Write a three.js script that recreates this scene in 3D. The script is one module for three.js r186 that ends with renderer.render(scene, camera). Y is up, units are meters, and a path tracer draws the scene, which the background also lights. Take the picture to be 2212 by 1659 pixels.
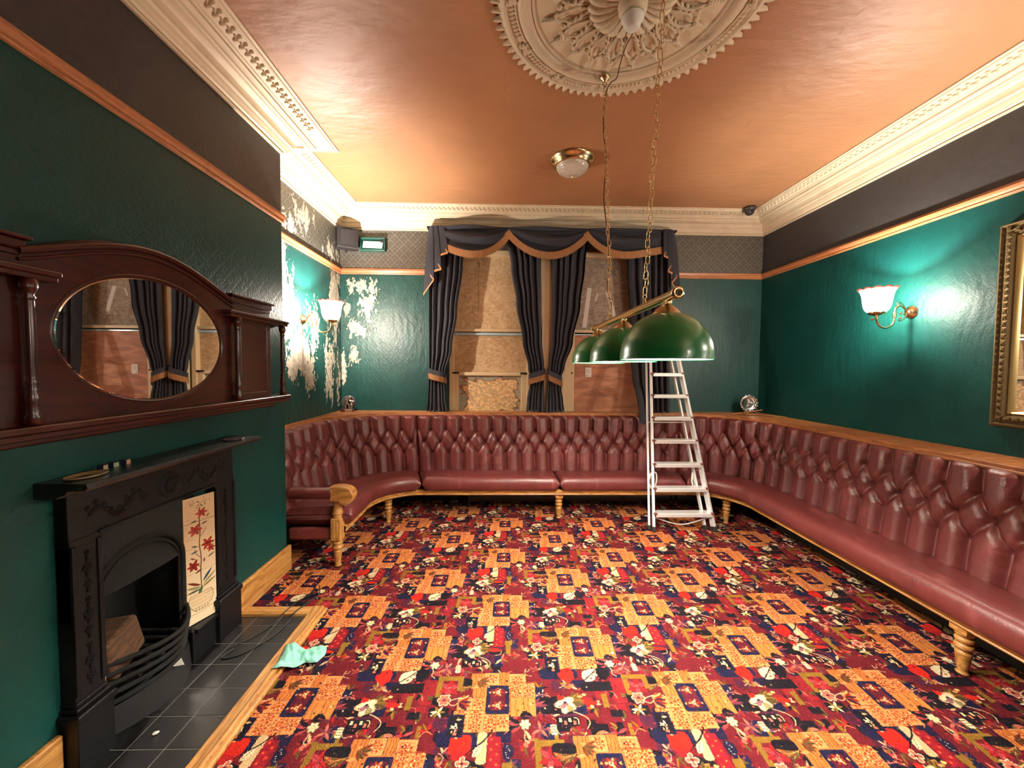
import * as THREE from 'three';
import { RoundedBoxGeometry } from 'three/addons/geometries/RoundedBoxGeometry.js';
import { mergeGeometries, mergeVertices, toCreasedNormals } from 'three/addons/utils/BufferGeometryUtils.js';
import { RectAreaLightUniformsLib } from 'three/addons/lights/RectAreaLightUniformsLib.js';
RectAreaLightUniformsLib.init();

// ---------------------------------------------------------------- camera, renderer, exposure
const scene = new THREE.Scene();
scene.background = new THREE.Color(0x000000);
const renderer = new THREE.WebGLRenderer({ antialias: true });
renderer.toneMapping = THREE.LinearToneMapping;
renderer.toneMappingExposure = 1.18;
renderer.shadowMap.enabled = true;
const camera = new THREE.PerspectiveCamera(2 * Math.atan(829.5 / 831.08) * 180 / Math.PI, 2212 / 1659, 0.05, 60);
camera.position.set(0, 1.5, 0);
camera.rotation.order = 'YXZ';
camera.rotation.set(-0.0413, -0.0238, 0.0076);
// the lamps of the room: three bulbs in the billiard lamp and one in each wall sconce (placed in their builders)
const BULB = { billiard: 6.9, sconce: 8, warm: [1, 0.92, 0.80], sconceWarm: [1, 0.945, 0.86] };

// ---------------------------------------------------------------- the room in metres; d is the depth in front of the camera (z = -d)
const xL = -1.793, xR = 2.916, xC = -1.582, zC = 2.817, zN = 0.72, D = 4.319, RAIL = 2.55, CB = 2.997, HC = 3.1815, CP = 0.2927, FR = -3.0;
const V = (x, y, d) => new THREE.Vector3(x, y, -d);
const PI = Math.PI, TAU = PI * 2;
let seed = 12345;
const rnd = () => { seed = (seed * 1664525 + 1013904223) >>> 0; return seed / 4294967296; };
const rr = (a, b) => a + (b - a) * rnd();
const clamp = (x, a = 0, b = 1) => Math.min(b, Math.max(a, x));
const mix = (a, b, t) => a + (b - a) * t;
const sstep = (a, b, x) => { const t = clamp((x - a) / (b - a)); return t * t * (3 - 2 * t); };

// ---------------------------------------------------------------- helpers
const taken = {};
function numbered(n) { taken[n] = (taken[n] ?? -1) + 1; return taken[n] ? `${n}_${String(taken[n]).padStart(3, '0')}` : n; }
function mesh(name, geo, mat, parent) {
  const g = Array.isArray(geo) ? join(geo) : geo;
  const m = new THREE.Mesh(g, mat); m.name = parent ? name : numbered(name);
  m.castShadow = true; m.receiveShadow = true; (parent || scene).add(m); return m;
}
function thing(name, label, category, pos = [0, 0, 0], group) {
  const o = new THREE.Group(); o.name = numbered(name); o.position.set(pos[0], pos[1], -pos[2]); scene.add(o);
  o.userData = { label, category }; if (group) o.userData.group = group; return o;
}
function tag(o, label, category, group) { o.userData = { ...o.userData, label, category }; if (group) o.userData.group = group; return o; }
function structure(o, label, category = 'wall') { o.userData = { ...o.userData, kind: 'structure', label, category }; return o; }
function join(list) {
  const flat = list.flat().map(g => { const h = g.index ? g.toNonIndexed() : g; for (const k of Object.keys(h.attributes)) if (!['position', 'normal', 'uv'].includes(k)) h.deleteAttribute(k); if (!h.attributes.uv) uvBox(h); return h; });
  return mergeGeometries(flat);
}
function uvBox(g, swap = false, s = 1) {   // uv in metres from the face direction
  if (g.index) { const h = g.toNonIndexed(); g.index = null; g.attributes = h.attributes; }
  const p = g.attributes.position, n = p.count, uv = new Float32Array(n * 2);
  const a = new THREE.Vector3(), b = new THREE.Vector3(), c = new THREE.Vector3();
  for (let i = 0; i < n; i += 3) {
    a.fromBufferAttribute(p, i); b.fromBufferAttribute(p, i + 1); c.fromBufferAttribute(p, i + 2);
    const nx = (b.y - a.y) * (c.z - a.z) - (b.z - a.z) * (c.y - a.y), ny = (b.z - a.z) * (c.x - a.x) - (b.x - a.x) * (c.z - a.z), nz = (b.x - a.x) * (c.y - a.y) - (b.y - a.y) * (c.x - a.x);
    const ax = Math.abs(nx), ay = Math.abs(ny), az = Math.abs(nz);
    [a, b, c].forEach((v, k) => {
      let u, w; if (ay >= ax && ay >= az) { u = v.x; w = v.z; } else if (ax >= az) { u = v.z; w = v.y; } else { u = v.x; w = v.y; }
      if (swap) [u, w] = [w, u];
      uv[(i + k) * 2] = u * s; uv[(i + k) * 2 + 1] = w * s;
    });
  }
  g.setAttribute('uv', new THREE.BufferAttribute(uv, 2)); return g;
}
// box between two corners given as (x, y, d), with rounded edges
function box(x0, x1, y0, y1, d0, d1, r = 0.004, swap = false) {
  const w = Math.abs(x1 - x0), h = Math.abs(y1 - y0), t = Math.abs(d1 - d0);
  r = Math.min(r, w / 2.01, h / 2.01, t / 2.01);
  const g = r > 0 ? new RoundedBoxGeometry(w, h, t, r > 0.012 ? 3 : 1, r) : new THREE.BoxGeometry(w, h, t);
  g.translate((x0 + x1) / 2, (y0 + y1) / 2, -(d0 + d1) / 2); return uvBox(g, swap);
}
const lathe = (pts, seg = 24) => new THREE.LatheGeometry(pts.map(([r, y]) => new THREE.Vector2(Math.max(r, 1e-5), y)), seg);
function tube(pts, r, seg = 24, rad = 8, closed = false) {
  const c = new THREE.CatmullRomCurve3(pts.map(p => p.isVector3 ? p : V(...p)), closed, 'centripetal');
  return new THREE.TubeGeometry(c, seg, r, rad, closed);
}
// a solid bar of a given section between two points
function bar(a, b, w, h, up = new THREE.Vector3(0, 1, 0)) {
  const A = a.isVector3 ? a : V(...a), B = b.isVector3 ? b : V(...b), L = A.distanceTo(B);
  const g = new RoundedBoxGeometry(w, h, L, 1, Math.min(w, h) * 0.18);
  const m = new THREE.Matrix4().lookAt(A, B, up); g.applyMatrix4(m); const c = A.clone().add(B).multiplyScalar(0.5); g.translate(c.x, c.y, c.z); return uvBox(g);
}
function rod(a, b, r0, r1 = r0, seg = 10) {
  const A = a.isVector3 ? a : V(...a), B = b.isVector3 ? b : V(...b), L = A.distanceTo(B);
  const g = new THREE.CylinderGeometry(r1, r0, L, seg); g.translate(0, L / 2, 0);
  g.applyQuaternion(new THREE.Quaternion().setFromUnitVectors(new THREE.Vector3(0, 1, 0), B.clone().sub(A).normalize())); g.translate(A.x, A.y, A.z); return g;
}
const ball = (x, y, d, r, w = 12, h = 8, sx = 1, sy = 1, sz = 1) => { const g = new THREE.SphereGeometry(r, w, h); g.scale(sx, sy, sz); g.translate(x, y, -d); return g; };
// surface through a grid of points f(i,j) -> [x,y,d]
function grid(nu, nv, f, closeU = false) {
  const pos = [], uv = [], idx = [];
  for (let i = 0; i <= nu; i++) for (let j = 0; j <= nv; j++) { const q = f(i / nu, j / nv); pos.push(q[0], q[1], -q[2]); uv.push(q[3] ?? i / nu, q[4] ?? j / nv); }
  for (let i = 0; i < nu; i++) for (let j = 0; j < nv; j++) { const a = i * (nv + 1) + j, b = a + nv + 1; idx.push(a, b, a + 1, b, b + 1, a + 1); }
  const g = new THREE.BufferGeometry();
  g.setAttribute('position', new THREE.Float32BufferAttribute(pos, 3)); g.setAttribute('uv', new THREE.Float32BufferAttribute(uv, 2)); g.setIndex(idx); g.computeVertexNormals();
  return g;
}
// mouldings: a profile [[out from the wall, y]...] carried along a closed plan of [x, d] corners (room side on the left of travel), one geometry for each straight run
function mouldings(plan, profile, creased = 0.6) {
  const n = plan.length, off = plan.map((p, i) => {
    const a = plan[(i + n - 1) % n], b = plan[(i + 1) % n];
    const d1 = [p[0] - a[0], p[1] - a[1]], d2 = [b[0] - p[0], b[1] - p[1]]; const l1 = Math.hypot(...d1), l2 = Math.hypot(...d2);
    const n1 = [-d1[1] / l1, d1[0] / l1], n2 = [-d2[1] / l2, d2[0] / l2], k = 1 + n1[0] * n2[0] + n1[1] * n2[1];
    return [(n1[0] + n2[0]) / k, (n1[1] + n2[1]) / k];
  });
  return plan.map((p, i) => {
    const q = plan[(i + 1) % n], A = off[i], B = off[(i + 1) % n], L = Math.hypot(q[0] - p[0], q[1] - p[1]);
    const pos = [], uv = [], idx = []; let s = 0;
    profile.forEach(([o, y], k) => {
      if (k) s += Math.hypot(o - profile[k - 1][0], y - profile[k - 1][1]);
      pos.push(p[0] + A[0] * o, y, -(p[1] + A[1] * o), q[0] + B[0] * o, y, -(q[1] + B[1] * o)); uv.push(0, s, L, s);
      if (k) { const a = k * 2; idx.push(a - 2, a - 1, a, a - 1, a + 1, a); }
    });
    const g = new THREE.BufferGeometry(); g.setAttribute('position', new THREE.Float32BufferAttribute(pos, 3)); g.setAttribute('uv', new THREE.Float32BufferAttribute(uv, 2)); g.setIndex(idx);
    g.computeVertexNormals(); return toCreasedNormals(g, creased);
  });
}
// textures
const noise2 = (() => { const p = new Uint8Array(512); let s = 99; const r = () => (s = (s * 1103515245 + 12345) & 0x7fffffff) / 0x7fffffff; const a = [...Array(256).keys()]; for (let i = 255; i; i--) { const j = Math.floor(r() * (i + 1)); [a[i], a[j]] = [a[j], a[i]]; } for (let i = 0; i < 512; i++) p[i] = a[i & 255];
  const h = (x, y) => p[(p[x & 255] + (y & 255)) & 255] / 255;
  return (x, y, per = 256) => { const xi = Math.floor(x), yi = Math.floor(y), fx = x - xi, fy = y - yi, u = fx * fx * (3 - 2 * fx), v = fy * fy * (3 - 2 * fy), w = (i) => ((i % per) + per) % per; const x0 = w(xi), x1 = w(xi + 1), y0 = w(yi), y1 = w(yi + 1); return mix(mix(h(x0, y0), h(x1, y0), u), mix(h(x0, y1), h(x1, y1), u), v); }; })();
const fbm = (x, y, o = 4, per = 256) => { let s = 0, a = 0.5, t = 0; for (let i = 0; i < o; i++) { s += a * noise2(x, y, per); t += a; x *= 2; y *= 2; per *= 2; a *= 0.5; } return s / t; };
function canvasOf(w, h) { const c = document.createElement('canvas'); c.width = w; c.height = h; return [c, c.getContext('2d')]; }
function texOf(c, rep = [1, 1], srgb = true) { const t = new THREE.CanvasTexture(c); t.wrapS = t.wrapT = THREE.RepeatWrapping; t.repeat.set(...rep); if (srgb) t.colorSpace = THREE.SRGBColorSpace; t.magFilter = THREE.LinearFilter; return t; }
function pixels(w, h, f, rep = [1, 1], srgb = false) {   // f(x, y) -> grey 0..1 or [r, g, b] 0..1, top row is v = 1
  const data = new Uint8Array(w * h * 4);
  for (let y = 0; y < h; y++) for (let x = 0; x < w; x++) { const v = f(x / w, y / h), i = (y * w + x) * 4; const c = Array.isArray(v) ? v : [v, v, v]; data[i] = clamp(c[0]) * 255; data[i + 1] = clamp(c[1]) * 255; data[i + 2] = clamp(c[2]) * 255; data[i + 3] = 255; }
  const t = new THREE.DataTexture(data, w, h); t.wrapS = t.wrapT = THREE.RepeatWrapping; t.magFilter = THREE.LinearFilter; t.minFilter = THREE.LinearFilter; t.repeat.set(...rep); if (srgb) t.colorSpace = THREE.SRGBColorSpace; t.needsUpdate = true; return t;
}
const rgb = (h) => [((h >> 16) & 255) / 255, ((h >> 8) & 255) / 255, (h & 255) / 255];
const M = (o) => new THREE.MeshPhysicalMaterial(o);

// ---------------------------------------------------------------- materials
const grainTex = (c0, c1, c2, rep) => pixels(512, 512, (x, y) => {
  const wob = fbm(x * 4, y * 5, 3, 4) * 0.14 , g = fbm(x * 3, (y + wob) * 44, 3, 1024), pore = noise2(x * 14, y * 256, 4096), ring = 0.5 + 0.5 * Math.sin((y * 7 + wob * 11 + fbm(x * 2, y * 3, 2, 4) * 1.2) * TAU);
  const t = clamp(g * 0.65 + ring * 0.35), k = pore > 0.74 ? 0.8 : 1; const a = rgb(c0), b = rgb(c1), c = rgb(c2);
  return [0, 1, 2].map(i => (t < 0.5 ? mix(a[i], b[i], t * 2) : mix(b[i], c[i], t * 2 - 1)) * k);
}, rep, true);
const oakTex = grainTex(0x8c5a26, 0xb98243, 0xd9a866, [1.6, 2.6]);
const oakBump = pixels(256, 256, (x, y) => fbm(x * 4, y * 60, 3, 1024), [1.6, 2.6]);
const MAT = {};
MAT.oakLedge = M({ map: grainTex(0x7c4a26, 0xa86a3c, 0xc98f5c, [1.6, 2.6]), bumpMap: oakBump, bumpScale: 0.0012, roughness: 0.45, clearcoat: 0.2, clearcoatRoughness: 0.3 });
MAT.oak = M({ map: oakTex, bumpMap: oakBump, bumpScale: 0.0012, roughness: 0.42, clearcoat: 0.25, clearcoatRoughness: 0.3 });
MAT.mahogany = M({ map: grainTex(0x2c0907, 0x3b0f0b, 0x4b1610, [1.2, 2]), roughness: 0.34, clearcoat: 0.35, clearcoatRoughness: 0.16 });
MAT.pine = M({ map: grainTex(0xa0623a, 0xb8774a, 0xcc8f60, [1.4, 3]), roughness: 0.4, clearcoat: 0.2, clearcoatRoughness: 0.3 });
MAT.log = M({ map: grainTex(0x2e1c10, 0x4a2f1b, 0x694527, [3, 6]), roughness: 0.85 });
MAT.brass = M({ color: new THREE.Color().setRGB(0.80, 0.60, 0.32), metalness: 1, roughness: 0.2 });
MAT.brassDull = M({ color: new THREE.Color().setRGB(0.50, 0.37, 0.21), metalness: 1, roughness: 0.34 });
MAT.silver = M({ color: new THREE.Color().setRGB(0.82, 0.81, 0.78), metalness: 1, roughness: 0.2 });
MAT.alu = M({ color: new THREE.Color().setRGB(0.86, 0.86, 0.85), metalness: 0.45, roughness: 0.4 });
MAT.black = M({ color: 0x111113, roughness: 0.5 });
MAT.rubber = M({ color: 0x1a1a1b, roughness: 0.8 });
MAT.iron = M({ color: 0x07070b, roughness: 0.5, specularIntensity: 0.6, bumpMap: pixels(256, 256, (x, y) => fbm(x * 40, y * 40, 3, 40), [6, 6]), bumpScale: 0.0009 });
MAT.ironDust = M({ color: 0x191818, roughness: 0.72, specularIntensity: 0.6, bumpMap: MAT.iron.bumpMap, bumpScale: 0.0015 });
MAT.cream = M({ map: pixels(256, 256, (x, y) => { const k = 0.93 + 0.1 * fbm(x * 8, y * 8, 4, 8); return [0.86 * k, 0.765 * k, 0.61 * k]; }, [1, 1], true), roughness: 0.45, bumpMap: pixels(256, 256, (x, y) => fbm(x * 10, y * 30, 3, 64), [1, 1]), bumpScale: 0.0006 });
MAT.plaster = M({ map: pixels(256, 256, (x, y) => { const k = 0.94 + 0.1 * fbm(x * 10, y * 10, 4, 10); return [0.83 * k, 0.755 * k, 0.635 * k]; }, [1.4, 1.4], true), roughness: 0.62 });
MAT.white = M({ color: 0xd8d5cc, roughness: 0.5 });
MAT.mirror = M({ color: new THREE.Color().setRGB(0.86, 0.87, 0.86), metalness: 1, roughness: 0.015 });

// the lozenge pattern that the wallpaper is stamped with
const lozenge = (x, y) => {   // one 0.1 x 0.1 m repeat with a half drop
  const f = (px, py) => { const a = Math.abs(px), b = Math.abs(py), dd = a + b; const ring = Math.exp(-(((dd - 0.44) / 0.045) ** 2)); const leaf = Math.exp(-(((Math.hypot(a - 0.12, (py + 0.05) * 0.8) - 0.1) / 0.035) ** 2)) * 0.8; const eye = Math.exp(-((Math.hypot(px, (py - 0.2) * 1.2) / 0.07) ** 2)); return Math.max(ring, leaf, eye); };
  const u = x - Math.floor(x), v = y - Math.floor(y);
  let m = 0; for (const [cx, cy] of [[0, 0], [1, 0], [0, 1], [1, 1], [0.5, 0.5]]) m = Math.max(m, f(u - cx, v - cy)); return m;
};
const paperBump = pixels(512, 512, (x, y) => 0.35 * lozenge(x * 4, y * 4) + 0.65 * fbm(x * 24, y * 24, 4, 24), [2.5, 2.5]);
const wavy = pixels(512, 512, (x, y) => { const drip = fbm(x * 26 + fbm(x * 3, y * 3, 3, 3) * 3.5, y * 4, 3, 256); return 0.42 * drip + 0.52 * fbm(x * 9, y * 9, 4, 9) + 0.06 * lozenge(x * 10, y * 10); }, [1, 1]);
const TEAL = [0.03, 0.222, 0.205];   // the green gloss paint (sRGB 0..1)
const tealMap = pixels(512, 512, (x, y) => { const k = 0.9 + 0.22 * fbm(x * 6, y * 6, 5, 6); return TEAL.map(c => c * k); }, [0.8, 0.8], true);
MAT.teal = M({ map: tealMap, roughness: 0.48, bumpMap: wavy, bumpScale: 0.004, specularIntensity: 1 });
MAT.tealRight = M({ map: tealMap, roughness: 0.5, bumpMap: wavy, bumpScale: 0.007, specularIntensity: 0.36 });
MAT.tealSmooth = M({ map: tealMap, roughness: 0.46, bumpMap: paperBump, bumpScale: 0.0009, specularIntensity: 0.6 });
const friezeMap = pixels(512, 512, (x, y) => { const l = lozenge(x * 4, y * 4), k = 0.92 + 0.18 * fbm(x * 16, y * 16, 4, 16); return [mix(0.225, 0.44, l) * k, mix(0.215, 0.415, l) * k, mix(0.195, 0.365, l) * k]; }, [2.5, 2.5], true);
MAT.frieze = M({ map: friezeMap, roughness: 0.5, bumpMap: paperBump, bumpScale: 0.002 });
MAT.friezePlain = M({ map: pixels(512, 512, (x, y) => { const k = 0.9 + 0.2 * fbm(x * 12, y * 12, 5, 12) + 0.03 * lozenge(x * 4, y * 4); return [0.195 * k, 0.185 * k, 0.18 * k]; }, [2.5, 2.5], true), roughness: 0.6, bumpMap: paperBump, bumpScale: 0.001 });
MAT.ceiling = M({ map: pixels(512, 512, (x, y) => { const k = 0.93 + 0.14 * fbm(x * 5, y * 5, 5, 5); return [0.665 * k, 0.465 * k, 0.315 * k]; }, [0.5, 0.5], true), roughness: 0.5, bumpMap: pixels(512, 512, (x, y) => fbm(x * 12, y * 30, 5, 64), [0.6, 0.6]), bumpScale: 0.005 });
// ================================================================ the room shell
const PLAN = [[xR, FR], [xR, D], [xL, D], [xL, zC], [xC, zC], [xC, zN], [xL, zN], [xL, FR]];
// ---- carpet: an Axminster pattern with a half drop, repeat 0.884 x 0.654 m, drawn flat
const carpetTex = (() => {
  const S = 1.9, TW = 884, TH = 654; const [c, g] = canvasOf(Math.round(TW * S), Math.round(TH * S));
  const C = { maroon: '#54121a', wine: '#70181e', navy: '#14122a', black: '#120d14', peach: '#bf6c36', peachL: '#cf8852', cream: '#dfc090', rust: '#8e2c14', red: '#b8231b', scarlet: '#9c1c1f', olive: '#75561f', oliveD: '#4c3a1e', mauve: '#5e2836', pink: '#9c3a3c', rose: '#bb6450', sand: '#c9a67a', plum: '#3a1426', ivory: '#dccaa2' };
  let s2 = 7; const R = () => (s2 = (s2 * 16807) % 2147483647) / 2147483647;
  let ops = [];
  let zoom = null;
  const wrap = (fn) => { for (const ox of [-TW, 0, TW]) for (const oy of [-TH, 0, TH]) { g.save(); g.scale(S, S); g.translate(ox, oy); if (zoom) { g.translate(zoom[0], zoom[1]); g.scale(zoom[2], zoom[2]); g.translate(-zoom[0], -zoom[1]); } fn(); g.restore(); } };
  const poly = (pts, col) => wrap(() => { g.fillStyle = col; g.beginPath(); pts.forEach(([x, y], i) => i ? g.lineTo(x, y) : g.moveTo(x, y)); g.closePath(); g.fill(); });
  const blob = (x, y, w, h, col, rot = 0, k = 0.08) => { const n = 22, ph = R() * 9, pts = []; for (let i = 0; i < n; i++) { const a = i / n * TAU, q = 1 + k * Math.sin(a * 3 + ph) + k * 0.6 * Math.sin(a * 7 + ph * 2), px = Math.cos(a) * w / 2 * q, py = Math.sin(a) * h / 2 * q; pts.push([x + px * Math.cos(rot) - py * Math.sin(rot), y + px * Math.sin(rot) + py * Math.cos(rot)]); } poly(pts, col); };
  const rect = (x, y, w, h, col, r = 5) => wrap(() => { g.fillStyle = col; g.beginPath(); g.roundRect(x, y, w, h, r); g.fill(); });
  const line = (pts, col, w = 4) => wrap(() => { g.strokeStyle = col; g.lineWidth = w; g.lineJoin = g.lineCap = 'round'; g.beginPath(); g.moveTo(...pts[0]); for (let i = 1; i < pts.length - 1; i++) { const mx = (pts[i][0] + pts[i + 1][0]) / 2, my = (pts[i][1] + pts[i + 1][1]) / 2; g.quadraticCurveTo(pts[i][0], pts[i][1], mx, my); } g.lineTo(...pts[pts.length - 1]); g.stroke(); });
  const leaf = (x, y, l, w, rot, col, vein) => { const pts = [], n = 9; const put = (t, s) => { const px = t * l, py = s * w / 2 * Math.sin(PI * Math.pow(t, 0.8)) * (1 + 0.12 * Math.sin(t * 24)); pts.push([x + px * Math.cos(rot) - py * Math.sin(rot), y + px * Math.sin(rot) + py * Math.cos(rot)]); }; for (let i = 0; i <= n; i++) put(i / n, 1); for (let i = n; i >= 0; i--) put(i / n, -1); poly(pts, col); if (vein) line([[x, y], [x + l * 0.8 * Math.cos(rot), y + l * 0.8 * Math.sin(rot)]], vein, 2.2); };
  const flower = (x, y, r, n, col, edge, eye, rot = 0) => { for (let i = 0; i < n; i++) { const a = rot + i / n * TAU; if (edge) blob(x + Math.cos(a) * r * 0.58, y + Math.sin(a) * r * 0.58, r * 0.98, r * 0.86, edge, a); } for (let i = 0; i < n; i++) { const a = rot + i / n * TAU; blob(x + Math.cos(a) * r * 0.58, y + Math.sin(a) * r * 0.58, r * 0.74, r * 0.6, col, a); } blob(x, y, r * 0.55, r * 0.5, eye); };
  const mosaic = (x, y, w, h) => { rect(x - 1.5, y - 1.5, w + 3, h + 3, '#4a1e14', 4); rect(x, y, w, h, C.peachL, 3); const n = Math.max(1, Math.round(w / 46)), m = Math.max(1, Math.round(h / 46)); for (let i = 0; i < n; i++) for (let j = 0; j < m; j++) { const cx = x + (i + 0.5) * w / n, cy = y + (j + 0.5) * h / m; for (let k = 0; k < 8; k++) { const a = k / 8 * TAU + 0.4; blob(cx + Math.cos(a) * 16, cy + Math.sin(a) * 16, 12, 8, k % 2 ? C.rust : '#b04e20', a, 0.2); } blob(cx, cy, 14, 13, C.rust); blob(cx, cy, 4.5, 4.5, C.cream); for (let k = 0; k < 5; k++) blob(cx + (R() - 0.5) * 38, cy + (R() - 0.5) * 38, 6, 4, R() < 0.5 ? '#b5481f' : C.cream, R() * 3, 0.2); line([[cx - 23, cy - 23], [cx + 23, cy - 22]], '#8f3a1c', 1.6); line([[cx - 23, cy - 23], [cx - 22, cy + 23]], '#8f3a1c', 1.6); } };
  const planks = (x, y, w, h, col = C.peach, vert = true) => { rect(x - 1.5, y - 1.5, w + 3, h + 3, '#4a1e14', 4); rect(x, y, w, h, col, 3); for (let k = 1; k < 4; k++) { const q = x + w * k / 4 + (R() - 0.5) * 6; line([[q, y + 3], [q + (R() - 0.5) * 14, y + h * 0.35], [q + (R() - 0.5) * 14, y + h * 0.65], [q, y + h - 3]], '#7a3a16', 2.6); } };
  // ground
  rect(0, 0, TW, TH, C.maroon, 0);
  for (let i = 0; i < 46; i++) blob(R() * TW, R() * TH, 40 + R() * 90, 30 + R() * 60, [C.wine, C.maroon, C.plum, C.navy, C.maroon, C.black][Math.floor(R() * 6)], R() * 0.3, 0.05);
  for (let i = 0; i < 150; i++) { const x = R() * TW, y = R() * TH, q = R(); if (q < 0.3) rect(x, y, 24 + R() * 60, 20 + R() * 60, [C.navy, C.black, C.wine, C.plum][Math.floor(R() * 4)], 4); else if (q < 0.42) rect(x, y, 14 + R() * 22, 30 + R() * 40, [C.olive, C.oliveD][Math.floor(R() * 2)], 3); else { const n = 3 + Math.floor(R() * 3), a0 = R() * 6; for (let k = 0; k < n; k++) leaf(x, y, 20 + R() * 34, 8 + R() * 8, a0 + k * 0.9, [C.mauve, C.pink, C.rose, C.oliveD, C.sand, C.scarlet, C.olive, C.black][Math.floor(R() * 8)]); } }
  for (let i = 0; i < 70; i++) { const x = R() * TW, y = R() * TH, a = R() * 6, l = 16 + R() * 26; line([[x, y], [x + Math.cos(a) * l, y + Math.sin(a) * l], [x + Math.cos(a + 0.9) * l * 1.5, y + Math.sin(a + 0.9) * l * 1.5]], [C.sand, C.rose, C.black, C.peachL][Math.floor(R() * 4)], 3); }
  const unit = (X, Y, A) => {
    const at = (x, y) => [X + x, Y + y];
    // navy fields right and left
    rect(X + 92, Y - 62, 118, 120, C.navy, 14); rect(X + 185, Y - 10, 150, 90, C.black, 18); rect(X - 180, Y + 60, 74, 130, C.navy, 8); rect(X - 250, Y + 150, 190, 70, C.navy, 30);
    for (let k = 0; k < 6; k++) leaf(X + 120 + k * 9, Y + 40, 62, 15, -1.9 + k * 0.36, k % 2 ? C.mauve : C.pink);
    for (let k = 0; k < 9; k++) blob(X + 175 + R() * 70, Y - 45 + R() * 36, 11, 6, R() < 0.5 ? C.sand : C.rose, R() * 3, 0.2);
    // peach block
    zoom = [X, Y, 1.2];
    rect(X - 112, Y - 118, 210, 66, C.peach, 4); planks(X - 112, Y - 122, 56, 62); mosaic(X - 58, Y - 124, 58, 58); planks(X + 2, Y - 126, 38, 62); mosaic(X + 40, Y - 118, 66, 68);
    mosaic(X + 44, Y - 72, 96, 72); planks(X + 46, Y - 4, 92, 78, '#c8783c'); mosaic(X - 152, Y - 10, 106, 60); mosaic(X - 160, Y + 48, 160, 84); planks(X - 100, Y - 58, 54, 50); mosaic(X - 6, Y + 62, 46, 68);
    line([[X - 112, Y - 58], [X + 40, Y - 60]], '#7a3416', 3); line([[X + 44, Y - 60], [X + 44, Y + 66]], '#7a3416', 3); line([[X - 158, Y + 48], [X - 4, Y + 48]], '#7a3416', 2.5);
    // dark cartouche with two medallions
    rect(X - 52, Y - 66, 96, 134, C.peach, 6); rect(X - 47, Y - 62, 88, 126, C.navy, 9); rect(X - 32, Y - 46, 57, 94, '#4a1220', 8);
    for (const q of [-30, 28]) { for (let k = 0; k < 6; k++) { const a = k / 6 * TAU; blob(X - 3 + Math.cos(a) * 15, Y + q + Math.sin(a) * 13, 13, 9, k % 2 ? C.peachL : C.rust, a); } blob(X - 3, Y + q, 15, 16, C.cream); blob(X - 3, Y + q, 6, 7, C.rust); } for (const [q, w] of [[-34, 0], [28, 0], [-34, 60], [28, 58]]) blob(X + q, Y - 30 + w, 8, 10, C.peachL, 0, 0.2);
    zoom = null;
    // brown leaves tumbling in from the upper left
    rect(X - 225, Y - 118, 98, 60, C.black, 20);
    for (let k = 0; k < 6; k++) leaf(X - 130 - k * 10, Y - 75 + k * 4, 70 - k * 4, 20, 2.5 + k * 0.24, [C.oliveD, C.oliveD, '#7d3a20'][k % 3], '#c98a4c');
    leaf(X - 70, Y - 92, 46, 18, -2.5, C.peachL); leaf(X - 92, Y - 70, 40, 14, 2.9, C.peachL);
    for (let k = 0; k < 5; k++) leaf(X - 100, Y - 96, 64 - k * 6, 17, -0.5 + k * 0.42, k % 2 ? C.oliveD : '#6b3018', C.black); for (let k = 0; k < 4; k++) leaf(X + 150, Y + 88, 54, 16, 2.6 + k * 0.35, k % 2 ? C.black : C.mauve); for (let k = 0; k < 4; k++) leaf(X - 178, Y + 20, 58, 18, -0.6 + k * 0.45, k % 2 ? C.plum : C.rust, C.black);
    // cream flower with dark pink leaves below the block
    for (let k = 0; k < 4; k++) leaf(X + 98, Y + 122, 58, 20, 2.3 + k * 0.42, k % 2 ? C.black : C.pink); leaf(X + 96, Y + 92, 46, 20, -0.8, C.black);
    flower(X + 116, Y + 126, 25, 6, C.ivory, C.oliveD, '#d8b45c'); blob(X + 116, Y + 126, 9, 9, C.ivory);
    line([[X + 100, Y + 128], [X + 118, Y + 160], [X + 108, Y + 190], [X + 130, Y + 206]], C.sand, 4);
    // pansy
    for (let k = 0; k < 5; k++) leaf(X + 330, Y + 20, 62, 22, -1.3 + k * 0.4, k % 2 ? C.olive : C.oliveD, C.black);
    flower(X + 300, Y + 30, 46, 5, C.ivory, C.sand, '#6d4a52', 0.5); blob(X + 282, Y - 4, 34, 30, C.red); blob(X + 318, Y + 52, 30, 34, '#8a7a50'); blob(X + 288, Y + 44, 24, 22, '#8c5a62'); blob(X + 300, Y + 22, 12, 12, C.black);
    blob(X + 412, Y + 24, 66, 26, C.red, 0.05); rect(X + 470, Y - 22, 26, 74, C.olive, 4); blob(X + 392, Y - 18, 20, 13, '#d8c06a'); blob(X + 372, Y - 8, 24, 12, C.peachL);
    // small dark panel with cream key
    rect(X + 250, Y + 92, 96, 46, C.black, 4); for (let k = 0; k < 4; k++) rect(X + 262 + k * 20, Y + 100 + (k % 2) * 12, 12, 18, k % 2 ? C.rose : C.cream, 2); line([[X + 330, Y + 98], [X + 344, Y + 98], [X + 344, Y + 128]], C.cream, 4);
    rect(X + 222, Y + 128, 26, 46, C.ivory, 5); for (let k = 0; k < 3; k++) line([[X + 224, Y + 138 + k * 12], [X + 246, Y + 138 + k * 12]], C.oliveD, 3);
    for (let k = 0; k < 7; k++) leaf(X + 180, Y + 150, 44, 12, k * 0.9, k % 2 ? C.rose : C.mauve);
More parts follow.
